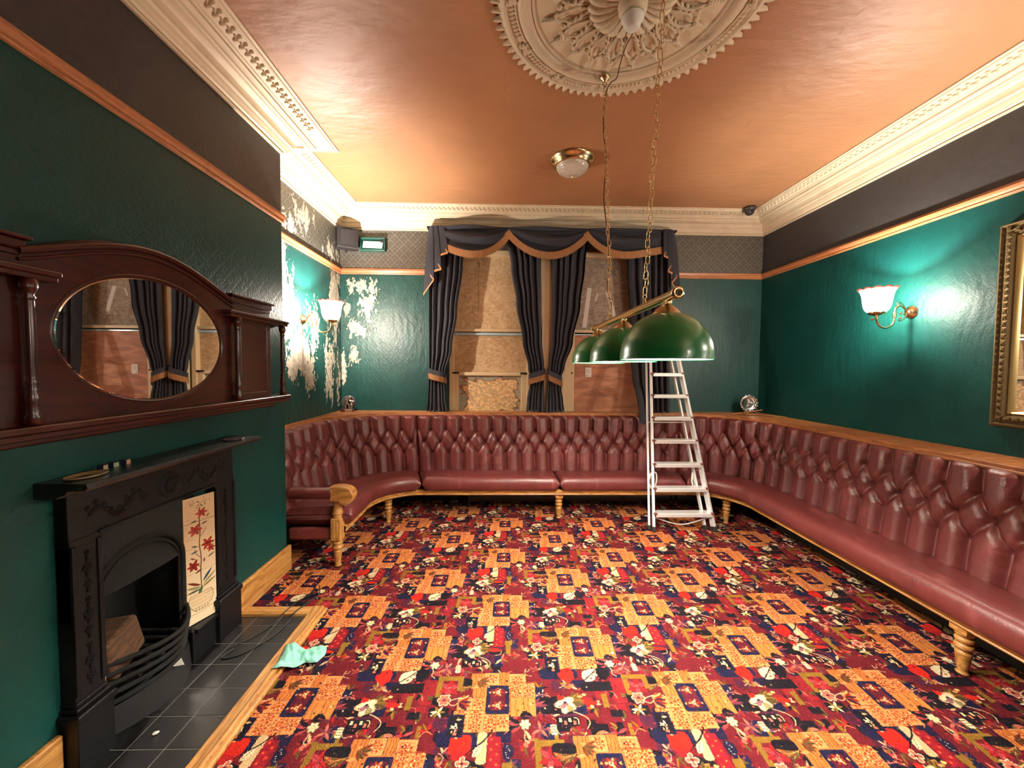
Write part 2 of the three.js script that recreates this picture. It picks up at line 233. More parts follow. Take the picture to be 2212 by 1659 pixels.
    // olive frame with a red leaf
    rect(X + 150, Y + 196, 122, 28, C.olive, 3); rect(X + 150, Y + 196, 27, 118, C.olive, 3); rect(X + 246, Y + 216, 26, 64, C.olive, 3); rect(X + 176, Y + 222, 70, 96, C.maroon, 3);
    for (let k = 0; k < 6; k++) leaf(X + 210, Y + 268, 52, 24, -0.4 + k * 1.05, k % 2 ? C.scarlet : C.pink, C.plum);
    flower(X + 196, Y + 330, 30, 6, C.rose, C.ivory, C.maroon); line([[X + 224, Y + 334], [X + 252, Y + 318], [X + 282, Y + 326], [X + 304, Y + 306]], C.sand, 4.5);
    rect(X + 140, Y + 368, 86, 46, C.black, 6); for (let k = 0; k < 6; k++) leaf(X + 180, Y + 390, 34, 12, k * 1.05, k % 2 ? C.ivory : C.olive);
    // below: red petals and a cream leaf
    if (A) { rect(X - 190, Y + 168, 88, 84, C.red, 20); blob(X - 148, Y + 254, 60, 40, C.scarlet); rect(X - 80, Y + 158, 40, 130, C.sand, 14); leaf(X - 92, Y + 262, 70, 26, -1.1, C.ivory, C.oliveD); line([[X - 20, Y + 150], [X - 50, Y + 196], [X - 90, Y + 222], [X - 120, Y + 250]], C.black, 6);
      rect(X - 36, Y + 178, 52, 150, '#7a1620', 4); for (let k = 0; k < 7; k++) { blob(X - 22 + (k % 2) * 22, Y + 190 + k * 20, 17, 15, C.red); blob(X - 22 + (k % 2) * 22, Y + 190 + k * 20, 6, 6, C.peachL); } blob(X + 44, Y + 240, 44, 66, C.navy); for (let k = 0; k < 9; k++) blob(X + 30 + R() * 30, Y + 215 + R() * 50, 4, 4, C.ivory); rect(X + 22, Y + 282, 40, 34, C.olive, 4);
      flower(X - 130, Y + 284, 26, 4, C.rose, C.ivory, C.maroon); leaf(X - 128, Y + 330, 58, 32, 2.4, C.rose, C.ivory); leaf(X - 118, Y + 330, 58, 32, -0.6, '#9a6a3c', C.ivory); blob(X + 6, Y + 338, 150, 22, C.plum); }
    else { blob(X - 116, Y + 192, 78, 82, C.red); poly([[X - 156, Y + 200], [X - 78, Y + 200], [X - 108, Y + 252]], C.red); blob(X + 0, Y + 196, 96, 66, C.ivory, -0.7); for (let k = 0; k < 8; k++) blob(X - 20 + R() * 60, Y + 172 + R() * 50, 12, 8, R() < 0.5 ? C.rose : C.oliveD, R() * 3); blob(X + 66, Y + 186, 66, 78, C.black); line([[X + 50, Y + 150], [X + 10, Y + 190], [X - 30, Y + 226]], C.black, 5);
      rect(X - 60, Y + 236, 190, 54, C.black, 24); rect(X + 90, Y + 216, 60, 90, C.wine, 10); for (let k = 0; k < 5; k++) rect(X + 118 + k * 9, Y + 160 + k * 3, 4, 24, C.rose, 1); }
    // dark box with cream star stems to the left
    rect(X - 214, Y + 76, 72, 104, C.navy, 5); rect(X - 206, Y + 84, 56, 88, C.black, 4); for (let k = 0; k < 5; k++) { leaf(X - 178, Y + 100 + k * 14, 26, 10, k * 1.3, k % 2 ? C.ivory : C.sand); } blob(X - 176, Y + 164, 18, 14, C.rose);
    line([[X - 260, Y + 30], [X - 230, Y + 8], [X - 208, Y + 36], [X - 180, Y + 20]], C.sand, 4.5); line([[X + 140, Y - 40], [X + 168, Y - 14], [X + 210, Y - 24], [X + 236, Y - 6]], C.rose, 4);
    line([[X + 330, Y + 70], [X + 372, Y + 84], [X + 398, Y + 118], [X + 376, Y + 150]], C.sand, 4.5);
  };
  unit(221, 163, true); unit(663, 490, false);
  for (let i = 0; i < 120; i++) { const x = R() * TW, y = R() * TH; blob(x, y, 7 + R() * 9, 5 + R() * 5, [C.sand, C.rose, C.black, C.oliveD, C.plum, C.rust][Math.floor(R() * 6)], R() * 3, 0.2); }
  // pile: each tuft a little lighter or darker
  const im = g.getImageData(0, 0, c.width, c.height), dd = im.data;
  const src = new Uint8ClampedArray(dd), W = c.width, H = c.height;
  for (let y = 0; y < H; y++) for (let x = 0; x < W; x++) { const cx = Math.floor(x / 4), cy = Math.floor(y / 4), jx = clamp(x + Math.round((noise2(cx * 3.7, cy * 5.1) - 0.5) * 9), 0, W - 1), jy = clamp(y + Math.round((noise2(cx * 4.3 + 50, cy * 2.9 + 20) - 0.5) * 9), 0, H - 1), i = (y * W + x) * 4, j = (jy * W + jx) * 4, k = 0.80 + 0.34 * noise2(x * 0.5, y * 0.5) * (0.7 + 0.6 * noise2(x * 0.02 + 9, y * 0.02)); for (let q = 0; q < 3; q++) dd[i + q] = src[j + q] * k; }
  g.putImageData(im, 0, 0);
  const t = texOf(c, [1 / 0.884, 1 / 0.654]); return t;
})();
carpetTex.offset.set(0.25 + 0.0, 0.0);
MAT.carpet = M({ map: carpetTex, roughness: 0.95, specularIntensity: 0.2, bumpMap: pixels(256, 256, (x, y) => noise2(x * 128, y * 128, 128), [3, 3]), bumpScale: 0.003 });
{
  const g = new THREE.PlaneGeometry(xR - xL, D - FR); g.rotateX(-PI / 2); g.translate((xL + xR) / 2, 0, -(D + FR) / 2);
  const p = g.attributes.position, uv = g.attributes.uv;
  for (let i = 0; i < p.count; i++) { const x = p.getX(i), d = -p.getZ(i), q = x - 0.022 * (d - 1.9); uv.setXY(i, q + 0.005, d - 1.685 + 0.654 * (1 - 163 / 654)); }
  carpetTex.offset.set(0.25, 0);
  const base = box(xL - 0.1, xR + 0.1, -0.12, -0.002, FR - 0.1, D + 0.1, 0);
  structure(mesh('floor', [g, base], MAT.carpet), 'patterned red and orange carpet covering the floor', 'floor');
}
// ---- ceiling
structure(mesh('ceiling', box(xL - 0.1, xR + 0.1, HC, HC + 0.12, FR - 0.1, D + 0.1, 0), MAT.ceiling), 'burnt orange painted ceiling', 'ceiling');
// ---- walls; each has thickness and stands outside the room's line. The frieze above the picture rail is papered in grey.
const flatWall = (x0, x1, y0, y1, d0, d1) => box(x0, x1, y0, y1, d0, d1, 0);
const T = 0.12;
function wall(name, label, geoLow, geoHigh, matLow = MAT.teal, matHigh = MAT.friezePlain) { const w = structure(mesh(name, geoLow, matLow), label); if (geoHigh) mesh('frieze', geoHigh, matHigh, w).userData.label = 'dark grey lozenge wallpaper above the picture rail'; return w; }
wall('wall_right', 'dark green gloss painted wall on the right side', flatWall(xR, xR + T, -0.05, RAIL, FR, D + T), flatWall(xR, xR + T, RAIL, HC, FR, D + T), MAT.tealRight);
wall('wall_front', 'dark green wall behind the viewer', flatWall(xL - T, xR + T, -0.05, RAIL, FR - T, FR), flatWall(xL - T, xR + T, RAIL, HC, FR - T, FR));
wall('wall_left_near', 'dark green wall on the near side of the chimney breast', flatWall(xL - T, xL, -0.05, RAIL, FR, zN), flatWall(xL - T, xL, RAIL, HC, FR, zN));
// chimney breast: a solid with the fire opening left in it
const FO = { d0: 1.50, d1: 1.985, y1: 0.86 };
{
  const parts = [flatWall(xL - T, xC, -0.05, RAIL, zN, FO.d0), flatWall(xL - T, xC, -0.05, RAIL, FO.d1, zC), flatWall(xL - T, xC, FO.y1, RAIL, FO.d0, FO.d1), flatWall(xL - T, xL - 0.06, -0.05, FO.y1, FO.d0, FO.d1)];
  wall('wall_chimney', 'dark green chimney breast carrying the fireplace', parts, flatWall(xL - T, xC, RAIL, HC, zN, zC), MAT.tealSmooth);
}
// peeling: painted from noise and hand placed patches, in wall coordinates
function peelMat(w, h, x0, base, patches, friezeLike) {
  const k = 420, W = Math.round(w * k), H = Math.round(h * k);
  const field = (x, y) => { let a = 0; for (const [px, py, rx, ry, s] of patches) { const q = Math.hypot((x - px) / rx, (y - py) / ry); a = Math.max(a, s * (1 - q)); } return a; };
  const cover = new Float32Array(W * H), rough = [];
  const col = pixels(W, H, (u, v) => {
    const x = x0 + u * w, y = v * h; const n = fbm(x * 22, y * 9, 5) * 0.55 + fbm(x * 60, y * 38, 3) * 0.45, f = field(x, y) < 0.02 ? 0 : field(x, y) + (n - 0.5) * 1.75;
    const dirty = fbm(x * 6 + 30, y * 6, 4), c = f > 0.34 ? 1 : 0;
    let b; if (friezeLike) { const l = lozenge(x * 10, y * 10), kk = 0.9 + 0.2 * dirty; b = [mix(0.225, 0.44, l) * kk, mix(0.215, 0.415, l) * kk, mix(0.195, 0.365, l) * kk]; } else { const kk = 0.85 + 0.3 * dirty, b0 = 0; b = TEAL.map(q => q * kk); }
    const pl = 0.60 + 0.26 * fbm(x * 40, y * 40, 3) - 0.12 * fbm(x * 9, y * 3, 3), e = [pl * 1.0, pl * 0.95, pl * 0.86];
    return c ? e : b;
  }, [1, 1], true);
  const bump = pixels(W >> 1, H >> 1, (u, v) => { const x = x0 + u * w, y = v * h; const n = fbm(x * 22, y * 9, 5) * 0.55 + fbm(x * 60, y * 38, 3) * 0.45, f = field(x, y) < 0.02 ? 0 : field(x, y) + (n - 0.5) * 1.75; return 0.3 * fbm(x * 30, y * 14, 4) + (f > 0.34 ? 0.3 + 0.35 * fbm(x * 70, y * 50, 2) : 0.12 * lozenge(x * 10, y * 10)) + 0.2 * fbm(x * 26, y * 4, 3); });
  return M({ map: col, bumpMap: bump, bumpScale: 0.009, roughness: 0.45 });
}
const fitUV = (g, x0, x1, y0, y1, axis) => { if (g.index) { g = g.toNonIndexed(); } const p = g.attributes.position, uv = new Float32Array(p.count * 2); for (let i = 0; i < p.count; i++) { const a = axis === 'd' ? -p.getZ(i) : p.getX(i); uv[i * 2] = (a - x0) / (x1 - x0); uv[i * 2 + 1] = (p.getY(i) - y0) / (y1 - y0); } g.setAttribute('uv', new THREE.BufferAttribute(uv, 2)); return g; };
{
  const lowP = [[3.10, 2.25, 0.30, 0.55, 1.0], [3.30, 2.05, 0.16, 0.5, 0.75], [3.45, 1.62, 0.36, 0.34, 1.0], [3.62, 1.45, 0.16, 0.28, 0.9], [3.72, 1.85, 0.22, 0.42, 0.6], [4.18, 2.2, 0.17, 0.65, 0.95], [4.02, 1.5, 0.16, 0.5, 0.85], [4.22, 1.3, 0.1, 0.35, 0.6], [3.20, 1.78, 0.25, 0.2, 0.8]];
  const highP = [[3.55, 2.85, 0.28, 0.2, 0.62], [4.1, 2.68, 0.25, 0.2, 0.6], [3.3, 2.7, 0.2, 0.12, 0.5]];
  const lo = fitUV(flatWall(xL - T, xL, -0.05, RAIL, zC - 0.02, D + T), zC, D, 0, RAIL, 'd');
  const hi = fitUV(flatWall(xL - T, xL, RAIL, HC, zC - 0.02, D + T), zC, D, RAIL, HC, 'd');
  const w = structure(mesh('wall_left', lo, peelMat(D - zC, RAIL, zC, TEAL, lowP)), 'peeling green wall in the recess beside the chimney breast');
  const shift = highP.map(([a, b, c, d, e]) => [a, b - RAIL, c, d, e]);
  mesh('frieze', hi, peelMat(D - zC, HC - RAIL, zC, TEAL, shift, true), w).userData.label = 'damp flaking grey wallpaper above the picture rail';
}
// back wall with two window openings; its damp left end carries the peeling paint
const WIN = [{ x0: -0.60, x1: 0.32 }, { x0: 0.66, x1: 1.62 }], WY0 = 1.0, WY1 = 2.80, BX = -0.86;
{
  const low = [], hi = [];
  const pieces = (y0, y1, out) => { out.push(flatWall(BX, WIN[0].x0, y0, y1, D, D + T), flatWall(WIN[0].x1, WIN[1].x0, y0, y1, D, D + T), flatWall(WIN[1].x1, xR + T, y0, y1, D, D + T)); };
  low.push(flatWall(BX, xR + T, -0.05, WY0, D, D + T)); pieces(WY0, RAIL, low);
  pieces(RAIL, WY1, hi); hi.push(flatWall(BX, xR + T, WY1, HC, D, D + T)); hi.push(flatWall(xL - T, BX, RAIL, HC, D, D + T));
  const w = wall('wall_back', 'green far wall with the curtained windows', low, hi, MAT.teal, MAT.frieze);
  const P = [[-1.55, 2.38, 0.22, 0.14, 0.75], [-1.5, 2.15, 0.14, 0.25, 0.8], [-1.6, 1.92, 0.2, 0.16, 0.75], [-1.66, 1.62, 0.1, 0.18, 0.7], [-1.77, 1.45, 0.06, 0.3, 0.6], [-1.72, 2.2, 0.05, 0.3, 0.5]];
  const lo = fitUV(flatWall(xL - T, BX, -0.05, RAIL, D, D + T), xL, BX, 0, RAIL, 'x');
  mesh('damp_section', lo, peelMat(BX - xL, RAIL, xL, TEAL, P), w).userData.label = 'green wall end with white flaking patches';
}
// ---- cornice, picture rail, skirting
const CPROF = [[0, CB], [0.016, CB], [0.02, CB + 0.008], [0.014, CB + 0.014], [0.022, CB + 0.02], [0.034, CB + 0.022], [0.038, CB + 0.034], [0.044, CB + 0.04], [0.050, CB + 0.058], [0.058, CB + 0.064], [0.062, CB + 0.068], [0.064, CB + 0.082], [0.074, CB + 0.102], [0.092, CB + 0.113], [0.112, CB + 0.115], [0.114, CB + 0.103], [0.124, CB + 0.10], [0.128, CB + 0.106], [0.142, CB + 0.108], [0.146, CB + 0.117], [0.158, CB + 0.126], [0.170, CB + 0.128], [0.172, CB + 0.141], [0.182, CB + 0.143], [0.188, CB + 0.150], [0.258, CB + 0.168], [0.264, CB + 0.162], [0.274, CB + 0.166], [0.278, CB + 0.174], [0.2927, CB + 0.176], [0.2927, HC + 0.002]];
const runs = ['right', 'back', 'left', 'chimney_return', 'chimney', 'chimney_near', 'left_near', 'front'];
const CLAB = ['cream plaster cornice along the right wall', 'cream plaster cornice above the curtained windows', 'cream plaster cornice in the recess above the damp wall', 'short cornice return at the chimney corner', 'cream plaster cornice along the chimney breast', 'cornice return on the near side of the chimney', 'cornice on the near left wall', 'cornice on the wall behind the viewer'];
let trimN = 0;
const insetAt = (i, o) => { const n = PLAN.length, p = PLAN[i], q = PLAN[(i + 1) % n], L = Math.hypot(q[0] - p[0], q[1] - p[1]), t = [(q[0] - p[0]) / L, (q[1] - p[1]) / L]; return { p, t, nrm: [-t[1], t[0]], L }; };
mouldings(PLAN, CPROF, 0.5).forEach((g, i) => {
  const c = structure(mesh(`trim_${++trimN}`, g, MAT.plaster), CLAB[i], 'cornice');
  // leaf-and-dart enrichment on the sloping band: small moulded leaves, one joined part
  if (i > 4) return;
  const leafs = [], { p, t, nrm, L } = insetAt(i, 0), inner0 = i === 3 ? 0.2 : CP * (i === 2 || i === 0 ? 1 : 0), step = 0.046;
  const s0 = i === 1 ? CP : i === 4 ? 0.0 : i === 2 ? CP : 0, s1 = i === 0 ? L - CP : i === 1 ? L - CP : i === 2 ? L - CP : L;
  for (let s = s0 + step / 2; s < s1; s += step) {
    const d0 = p[1] + t[1] * s; if (d0 < 1.2 && i !== 1) continue;
    const put = (o, w, h, r, dy) => { const e = new THREE.SphereGeometry(1, 7, 5); e.scale(w, 0.009, h); e.rotateY(Math.atan2(t[0], -t[1]) ); e.rotateY(0); e.translate(p[0] + t[0] * (s + r) + nrm[0] * o, CB + 0.15 + (o - 0.188) / 0.07 * 0.018 - 0.002 + dy, -(p[1] + t[1] * (s + r) + nrm[1] * o)); leafs.push(e); };
    put(0.214, 0.016, 0.014, 0, 0); put(0.240, 0.013, 0.010, 0.01, 0); put(0.226, 0.006, 0.006, step / 2, 0.001);
  }
  if (leafs.length) { const l = mesh('leaf_enrichment', leafs, MAT.plaster, c); l.userData.kind = 'stuff'; }
});
const RPROF = [[0, RAIL - 0.032], [0.012, RAIL - 0.03], [0.016, RAIL - 0.022], [0.012, RAIL - 0.016], [0.016, RAIL - 0.008], [0.024, RAIL + 0.004], [0.026, RAIL + 0.014], [0.016, RAIL + 0.018], [0.018, RAIL + 0.026], [0.012, RAIL + 0.032], [0, RAIL + 0.032]];
const RLAB = ['orange stained picture rail on the right wall', 'orange stained picture rail crossing behind the curtains', 'orange stained picture rail above the peeling paint', 'picture rail return at the chimney corner', 'orange stained picture rail on the chimney breast', 'picture rail return on the near side of the chimney', 'picture rail on the near left wall', 'picture rail behind the viewer'];
mouldings(PLAN, RPROF, 0.5).forEach((g, i) => { if (i === 1) { // interrupted by the windows
    const gs = [[xR - 0.0, WIN[1].x1], [WIN[0].x0, xL]].map(([a, b]) => mouldings([[a, D], [b, D], [b, D - 9], [a, D - 9]], RPROF, 0.5)[0]); g = join(gs); }
  structure(mesh(`trim_${++trimN}`, g, MAT.pine), RLAB[i], 'picture rail'); });
const BPROF = [[0.026, 0], [0.026, 0.13], [0.022, 0.15], [0.012, 0.168], [0.009, 0.185], [0, 0.187]];
{ const bb = (a, b, cap) => join([mouldings([a, b, [b[0] + 0.5, b[1]], [a[0] + 0.5, a[1]]], BPROF, 0.5)[0]]);
  const seg = (d0, d1) => box(xC, xC + 0.026, 0, 0.185, d0, d1, 0.008, false);
  structure(mesh('baseboard_chimney', seg(2.228, zC + 0.02), MAT.oak), 'golden oak skirting board between the fireplace and the banquette', 'skirting board');
  structure(mesh('baseboard_chimney_near', seg(zN, 1.356), MAT.oak), 'golden oak skirting board left of the fireplace', 'skirting board');
  structure(mesh('baseboard_back', box(xL, xR, 0, 0.2, D - 0.02, D, 0.004), MAT.black), 'dark skirting board beneath the banquettes on the far wall', 'skirting board');
  structure(mesh('baseboard_right', box(xR - 0.02, xR, 0, 0.2, FR, D, 0.004), MAT.black), 'dark skirting board beneath the banquette on the right wall', 'skirting board');
}
// ================================================================ banquettes
// plan curves of the seating: along the left wall, round the corner, along the far wall, round the corner, along the right wall
function curve({ xl, zb, xr, rl, rr: r2, z0 = 2.87, z1 = -0.4 }) {   // s: 0..1 left run, 1..2 arc, 2..3 far run, 3..4 arc, 4..5 right run
  return (s) => {
    if (s <= 1) return [xl, mix(z0, zb - rl, s)];
    if (s <= 2) { const a = (s - 1) * PI / 2; return [xl + rl - rl * Math.cos(a), zb - rl + rl * Math.sin(a)]; }
    if (s <= 3) return [mix(xl + rl, xr - r2, s - 2), zb];
    if (s <= 4) { const a = (s - 3) * PI / 2; return [xr - r2 + r2 * Math.sin(a), zb - r2 + r2 * Math.cos(a)]; }
    return [xr, mix(zb - r2, z1, s - 4)];
  };
}
const K = {
  rail: curve({ xl: -1.195, zb: 3.75, xr: 2.255, rl: 0.42, rr: 0.42 }),
  lip: curve({ xl: -1.13, zb: 3.675, xr: 2.165, rl: 0.36, rr: 0.36 }),
  low: curve({ xl: -1.64, zb: 4.07, xr: 2.53, rl: 0.76, rr: 0.64 }),
  top: curve({ xl: -1.752, zb: 4.15, xr: 2.62, rl: 0.83, rr: 0.70 }),
  ledge: curve({ xl: -1.76, zb: 4.155, xr: 2.612, rl: 0.83, rr: 0.70 }),
};
const leatherTex = pixels(512, 512, (x, y) => { const k = 0.86 + 0.24 * fbm(x * 5, y * 5, 5, 5) + 0.05 * fbm(x * 60, y * 60, 2, 60), w = sstep(0.62, 0.8, fbm(x * 7 + 4, y * 7, 4, 7)) * 0.1; return [(0.375 + w) * k, (0.155 + w * 0.8) * k, (0.15 + w * 0.8) * k]; }, [1.1, 1.1], true);
const leatherBump = pixels(512, 512, (x, y) => 0.55 * fbm(x * 90, y * 90, 2, 90) + 0.45 * fbm(x * 14, y * 14, 4, 14), [2, 2]);
MAT.leather = M({ map: leatherTex, roughness: 0.42, bumpMap: leatherBump, bumpScale: 0.0016, clearcoat: 0.12, clearcoatRoughness: 0.35 });
MAT.button = M({ color: new THREE.Color(0x4a161a), roughness: 0.4 });
const LEDGE_Y = 1.018;
const lens = (f, s0, s1, n = 200) => { const out = [0]; let p = f(s0), L = 0; for (let i = 1; i <= n; i++) { const q = f(mix(s0, s1, i / n)); L += Math.hypot(q[0] - p[0], q[1] - p[1]); out.push(L); p = q; } return out; };
// deep buttoned back: rows of buttons at v = .345, .54, .745, pleats running up from the top row and down from the bottom row
const ROWS = [0.345, 0.54, 0.745];
function backrest(parent, s0, s1, colW = 0.158, y0 = 0.385, y1 = 0.992) {
  const N = 400, L = lens(K.top, s0, s1, N), total = L[N], cols = Math.max(2, Math.round(total / colW)), cw = total / cols, H = y1 - y0;
  const sAt = (l) => { let i = 0; while (i < N && L[i + 1] < l) i++; const t = (l - L[i]) / (L[i + 1] - L[i] || 1); return mix(s0, s1, clamp((i + t) / N)); };
  const jit = [...Array(cols + 3)].map(() => [0, 1, 2].map(() => [rr(-0.012, 0.012), rr(-0.010, 0.010)]));
  const btn = (k, r) => { const j = jit[clamp(k + 1, 0, cols + 2)][r]; return [(r === 1 ? k + 0.5 : k) * cw + j[0], ROWS[r] * H + j[1]]; };
  const seg = (px, py, ax, ay, bx, by) => { const dx = bx - ax, dy = by - ay, t = clamp(((px - ax) * dx + (py - ay) * dy) / (dx * dx + dy * dy)); return [Math.hypot(px - ax - dx * t, py - ay - dy * t), t]; };
  const height = (l, y) => {   // 0 in the folds, 1 on the cushions
    let h = 1; const k0 = Math.floor(l / cw);
    const fold = (d, w, depth) => { const q = clamp(d / w); h = Math.min(h, 1 - depth * Math.pow(1 - q, 2.1)); };
    for (let k = k0 - 1; k <= k0 + 2; k++) {
      const b0 = btn(k, 0), b1 = btn(k, 1), b1l = btn(k - 1, 1), b2 = btn(k, 2), inside = k > 0 && k < cols;
      if (inside || true) {
        let [d, t] = seg(l, y, b0[0], b0[1], k * cw + (jit[clamp(k + 1, 0, cols + 2)][0][0]) * 0.3, 0); fold(d, 0.062, 0.95);
        [d] = seg(l, y, b2[0], b2[1], k * cw, H); fold(d, 0.058, 0.95);
        for (const q of [b1, b1l]) { [d, t] = seg(l, y, b0[0], b0[1], q[0], q[1]); fold(d, 0.046, 0.42 + 0.5 * Math.pow(Math.abs(2 * t - 1), 1.6)); [d, t] = seg(l, y, b2[0], b2[1], q[0], q[1]); fold(d, 0.046, 0.42 + 0.5 * Math.pow(Math.abs(2 * t - 1), 1.6)); }
        for (const q of [b0, b2, b1]) fold(Math.hypot(l - q[0], y - q[1]), 0.045, 1.4);
      }
    }
    const e = Math.min(l, total - l); h = Math.min(h, Math.sqrt(clamp(e / 0.03)));
    return h * Math.sqrt(clamp((H - y) / 0.03 + 0.12)) * Math.sqrt(clamp(y / 0.03 + 0.2));
  };
  const nu = Math.round(cols * 18), nv = 58;
  const P = (l, y, h) => { const s = sAt(l), a = K.low(s), b = K.top(s), v = y / H, x = mix(a[0], b[0], v), d = mix(a[1], b[1], v), e = 0.002, p0 = K.top(clamp(s - e, s0, s1)), p1 = K.top(clamp(s + e, s0, s1)); let tx = p1[0] - p0[0], tz = p1[1] - p0[1]; const q = Math.hypot(tx, tz) || 1; tx /= q; tz /= q;
    const nx = tz, nd = -tx; const o = 0.06 * h - 0.012; return [x + nx * o, y0 + y, d + nd * o]; };   // room side is on the right of travel here
  const g = grid(nu, nv, (u, v) => { const l = u * total, y = v * H, h = height(l, y); const q = P(l, y, h); return [...q, l, y]; });
  const m = mesh('backrest', g, MAT.leather, parent);
  // backing board so that nothing shows through from behind
  mesh('back_board', grid(Math.round(nu / 6), 2, (u, v) => { const q = P(u * total, v * H, -0.8); return q; }), MAT.black, parent);
  const bg = new THREE.SphereGeometry(0.0115, 8, 6); bg.scale(1, 1, 0.8);
  for (let k = 0; k <= cols; k++) for (let r = 0; r < 3; r++) { const [l, y] = btn(k, r); if (l < 0.02 || l > total - 0.02) continue; const h = height(l, y), q = P(l, y, Math.max(h, -0.35) + 0.16); const b = mesh('button', bg, MAT.button, parent); b.position.set(q[0], q[1], -q[2]); }
}
// seat cushion between two places of the run, rounded at its front and ends
function cushion(parent, s0, s1, gap0 = 0.006, gap1 = 0.006, wear = 0) {
  const N = 300, L = lens(K.lip, s0, s1, N), total = L[N], nu = Math.max(24, Math.round(total / 0.035)), pr = [];
  // section from the back bottom, over the top, round the nose and under: [across 0 = backrest .. 1 = lip, y]
  const sec = [[0.0, 0.32], [-0.02, 0.398], [0.15, 0.425], [0.4, 0.438], [0.65, 0.446], [0.82, 0.446], [0.92, 0.438], [0.975, 0.418], [1.0, 0.388], [0.995, 0.35], [0.965, 0.318], [0.9, 0.302], [0.7, 0.298], [0.0, 0.298]];
  const c = new THREE.CatmullRomCurve3(sec.map(([a, b]) => new THREE.Vector3(a, b, 0)), false, 'centripetal'), pts = c.getPoints(44);
  const g = grid(nu, 44, (u, v) => { const i = Math.round(v * 44), p = pts[i], s = mix(s0, s1, u), A = K.low(s), B = K.lip(s); let y = p.y, a = p.x; const l = u * total, e = Math.min(l, total - l), k = Math.sqrt(1 - (1 - clamp(e / 0.03)) ** 2);
    y = mix(0.372, y, 0.25 + 0.75 * k); y += 0.006 * (fbm(l * 3 + s0 * 7, a * 2) - 0.5) * (p.y > 0.4 ? 1.6 : 0.4);
    const push = (1 - k) * 0.02; a = mix(a, 0.5, push); let x = mix(A[0], B[0], a), d = mix(A[1], B[1], a);
    const e0 = K.lip(clamp(s + 0.002, s0, s1)), e1 = K.lip(clamp(s - 0.002, s0, s1)); const q = Math.hypot(e0[0] - e1[0], e0[1] - e1[1]) || 1, tx = (e0[0] - e1[0]) / q, td = (e0[1] - e1[1]) / q; const slide = u < 0.5 ? gap0 * (1 - u * 2) : -gap1 * (u * 2 - 1); x += tx * slide; d += td * slide;
    return [x, y, d, l, p.x * 0.5]; });
  const cap = (u) => { const s = mix(s0, s1, u), A = K.low(s), B = K.lip(s); return grid(1, 44, (k, v) => { const p = pts[Math.round(v * 44)], y = mix(0.372, p.y, 0.25), a = k ? p.x : 0.5; return [mix(A[0], B[0], a), k ? y : 0.365, mix(A[1], B[1], a)]; }); };
  return mesh('seat_cushion', [g, cap(0), cap(1)], MAT.leather, parent);
}
// moulded oak rail below the seat, and the plywood seat base behind it
function seatRail(parent, s0, s1) {
  const prof = [[0, 0.250], [0.012, 0.250], [0.018, 0.258], [0.012, 0.266], [0.018, 0.276], [0.018, 0.296], [0.006, 0.302], [-0.03, 0.302], [-0.03, 0.250], [0, 0.250]];
  const N = 140; const g = grid(N, prof.length - 1, (u, v) => { const s = mix(s0, s1, u), p = K.rail(s), a = K.rail(clamp(s - 0.003, s0, s1)), b = K.rail(clamp(s + 0.003, s0, s1)), q = Math.hypot(b[0] - a[0], b[1] - a[1]) || 1, o = prof[Math.round(v * (prof.length - 1))]; const nx = (b[1] - a[1]) / q, nd = -(b[0] - a[0]) / q; return [p[0] + nx * o[0], o[1], p[1] + nd * o[0], u * 3, o[1] + o[0]]; });
  mesh('seat_rail', toCreasedNormals(g, 0.6), MAT.oak, parent);
  mesh('seat_base', grid(60, 1, (u, v) => { const s = mix(s0, s1, u), a = K.rail(s), b = K.low(s); return [mix(a[0], b[0], v), 0.27, mix(a[1], b[1], v)]; }), MAT.black, parent);
}
const LEGP = [[0.0, 0], [0.024, 0], [0.026, 0.008], [0.020, 0.014], [0.019, 0.02], [0.024, 0.05], [0.031, 0.105], [0.032, 0.115], [0.024, 0.120], [0.024, 0.126], [0.034, 0.131], [0.037, 0.142], [0.034, 0.152], [0.026, 0.157], [0.026, 0.161], [0.034, 0.167], [0.036, 0.178], [0.032, 0.187], [0.024, 0.19], [0.024, 0.194], [0.033, 0.198], [0.036, 0.206], [0.036, 0.215]];
const legGeo = join([lathe(LEGP, 20), box(-0.038, 0.038, 0.213, 0.252, -0.038, 0.038, 0.004)]);
function leg(parent, x, d) { const l = mesh('leg', legGeo, MAT.oak, parent); l.position.set(x, 0, -d); return l; }
const inward = (s, off) => { const a = K.rail(s - 0.002), b = K.rail(s + 0.002), q = Math.hypot(b[0] - a[0], b[1] - a[1]), p = K.rail(s); return [p[0] - (b[1] - a[1]) / q * off, p[1] + (b[0] - a[0]) / q * off]; };

const benchL = thing('banquette', 'curved maroon buttoned banquette in the left corner with oak armrest post', 'banquette');
backrest(benchL, 0.02, 2); cushion(benchL, 0, 2, 0.012, 0.01); seatRail(benchL, 0.03, 2); leg(benchL, -1.10, 3.70);
const benchC = thing('banquette', 'straight maroon buttoned banquette below the curtained windows', 'banquette');
backrest(benchC, 2, 3); cushion(benchC, 2, 2.518, 0.004, 0.004); cushion(benchC, 2.518, 3, 0.004, 0.01); seatRail(benchC, 2, 3); leg(benchC, 0.568, 3.795); leg(benchC, 1.45, 3.795).visible = true;
const benchR = thing('banquette', 'long maroon buttoned banquette curving from the far corner along the right wall', 'banquette');
backrest(benchR, 3, 4); backrest(benchR, 4, 5); cushion(benchR, 3, 5, 0.004, 0.004); seatRail(benchR, 3, 5); leg(benchR, 2.195, 3.66); leg(benchR, 2.295, 1.80); leg(benchR, 2.295, 0.2);
benchC.children.filter(c => c.name === 'leg').slice(1).forEach(c => benchC.remove(c));
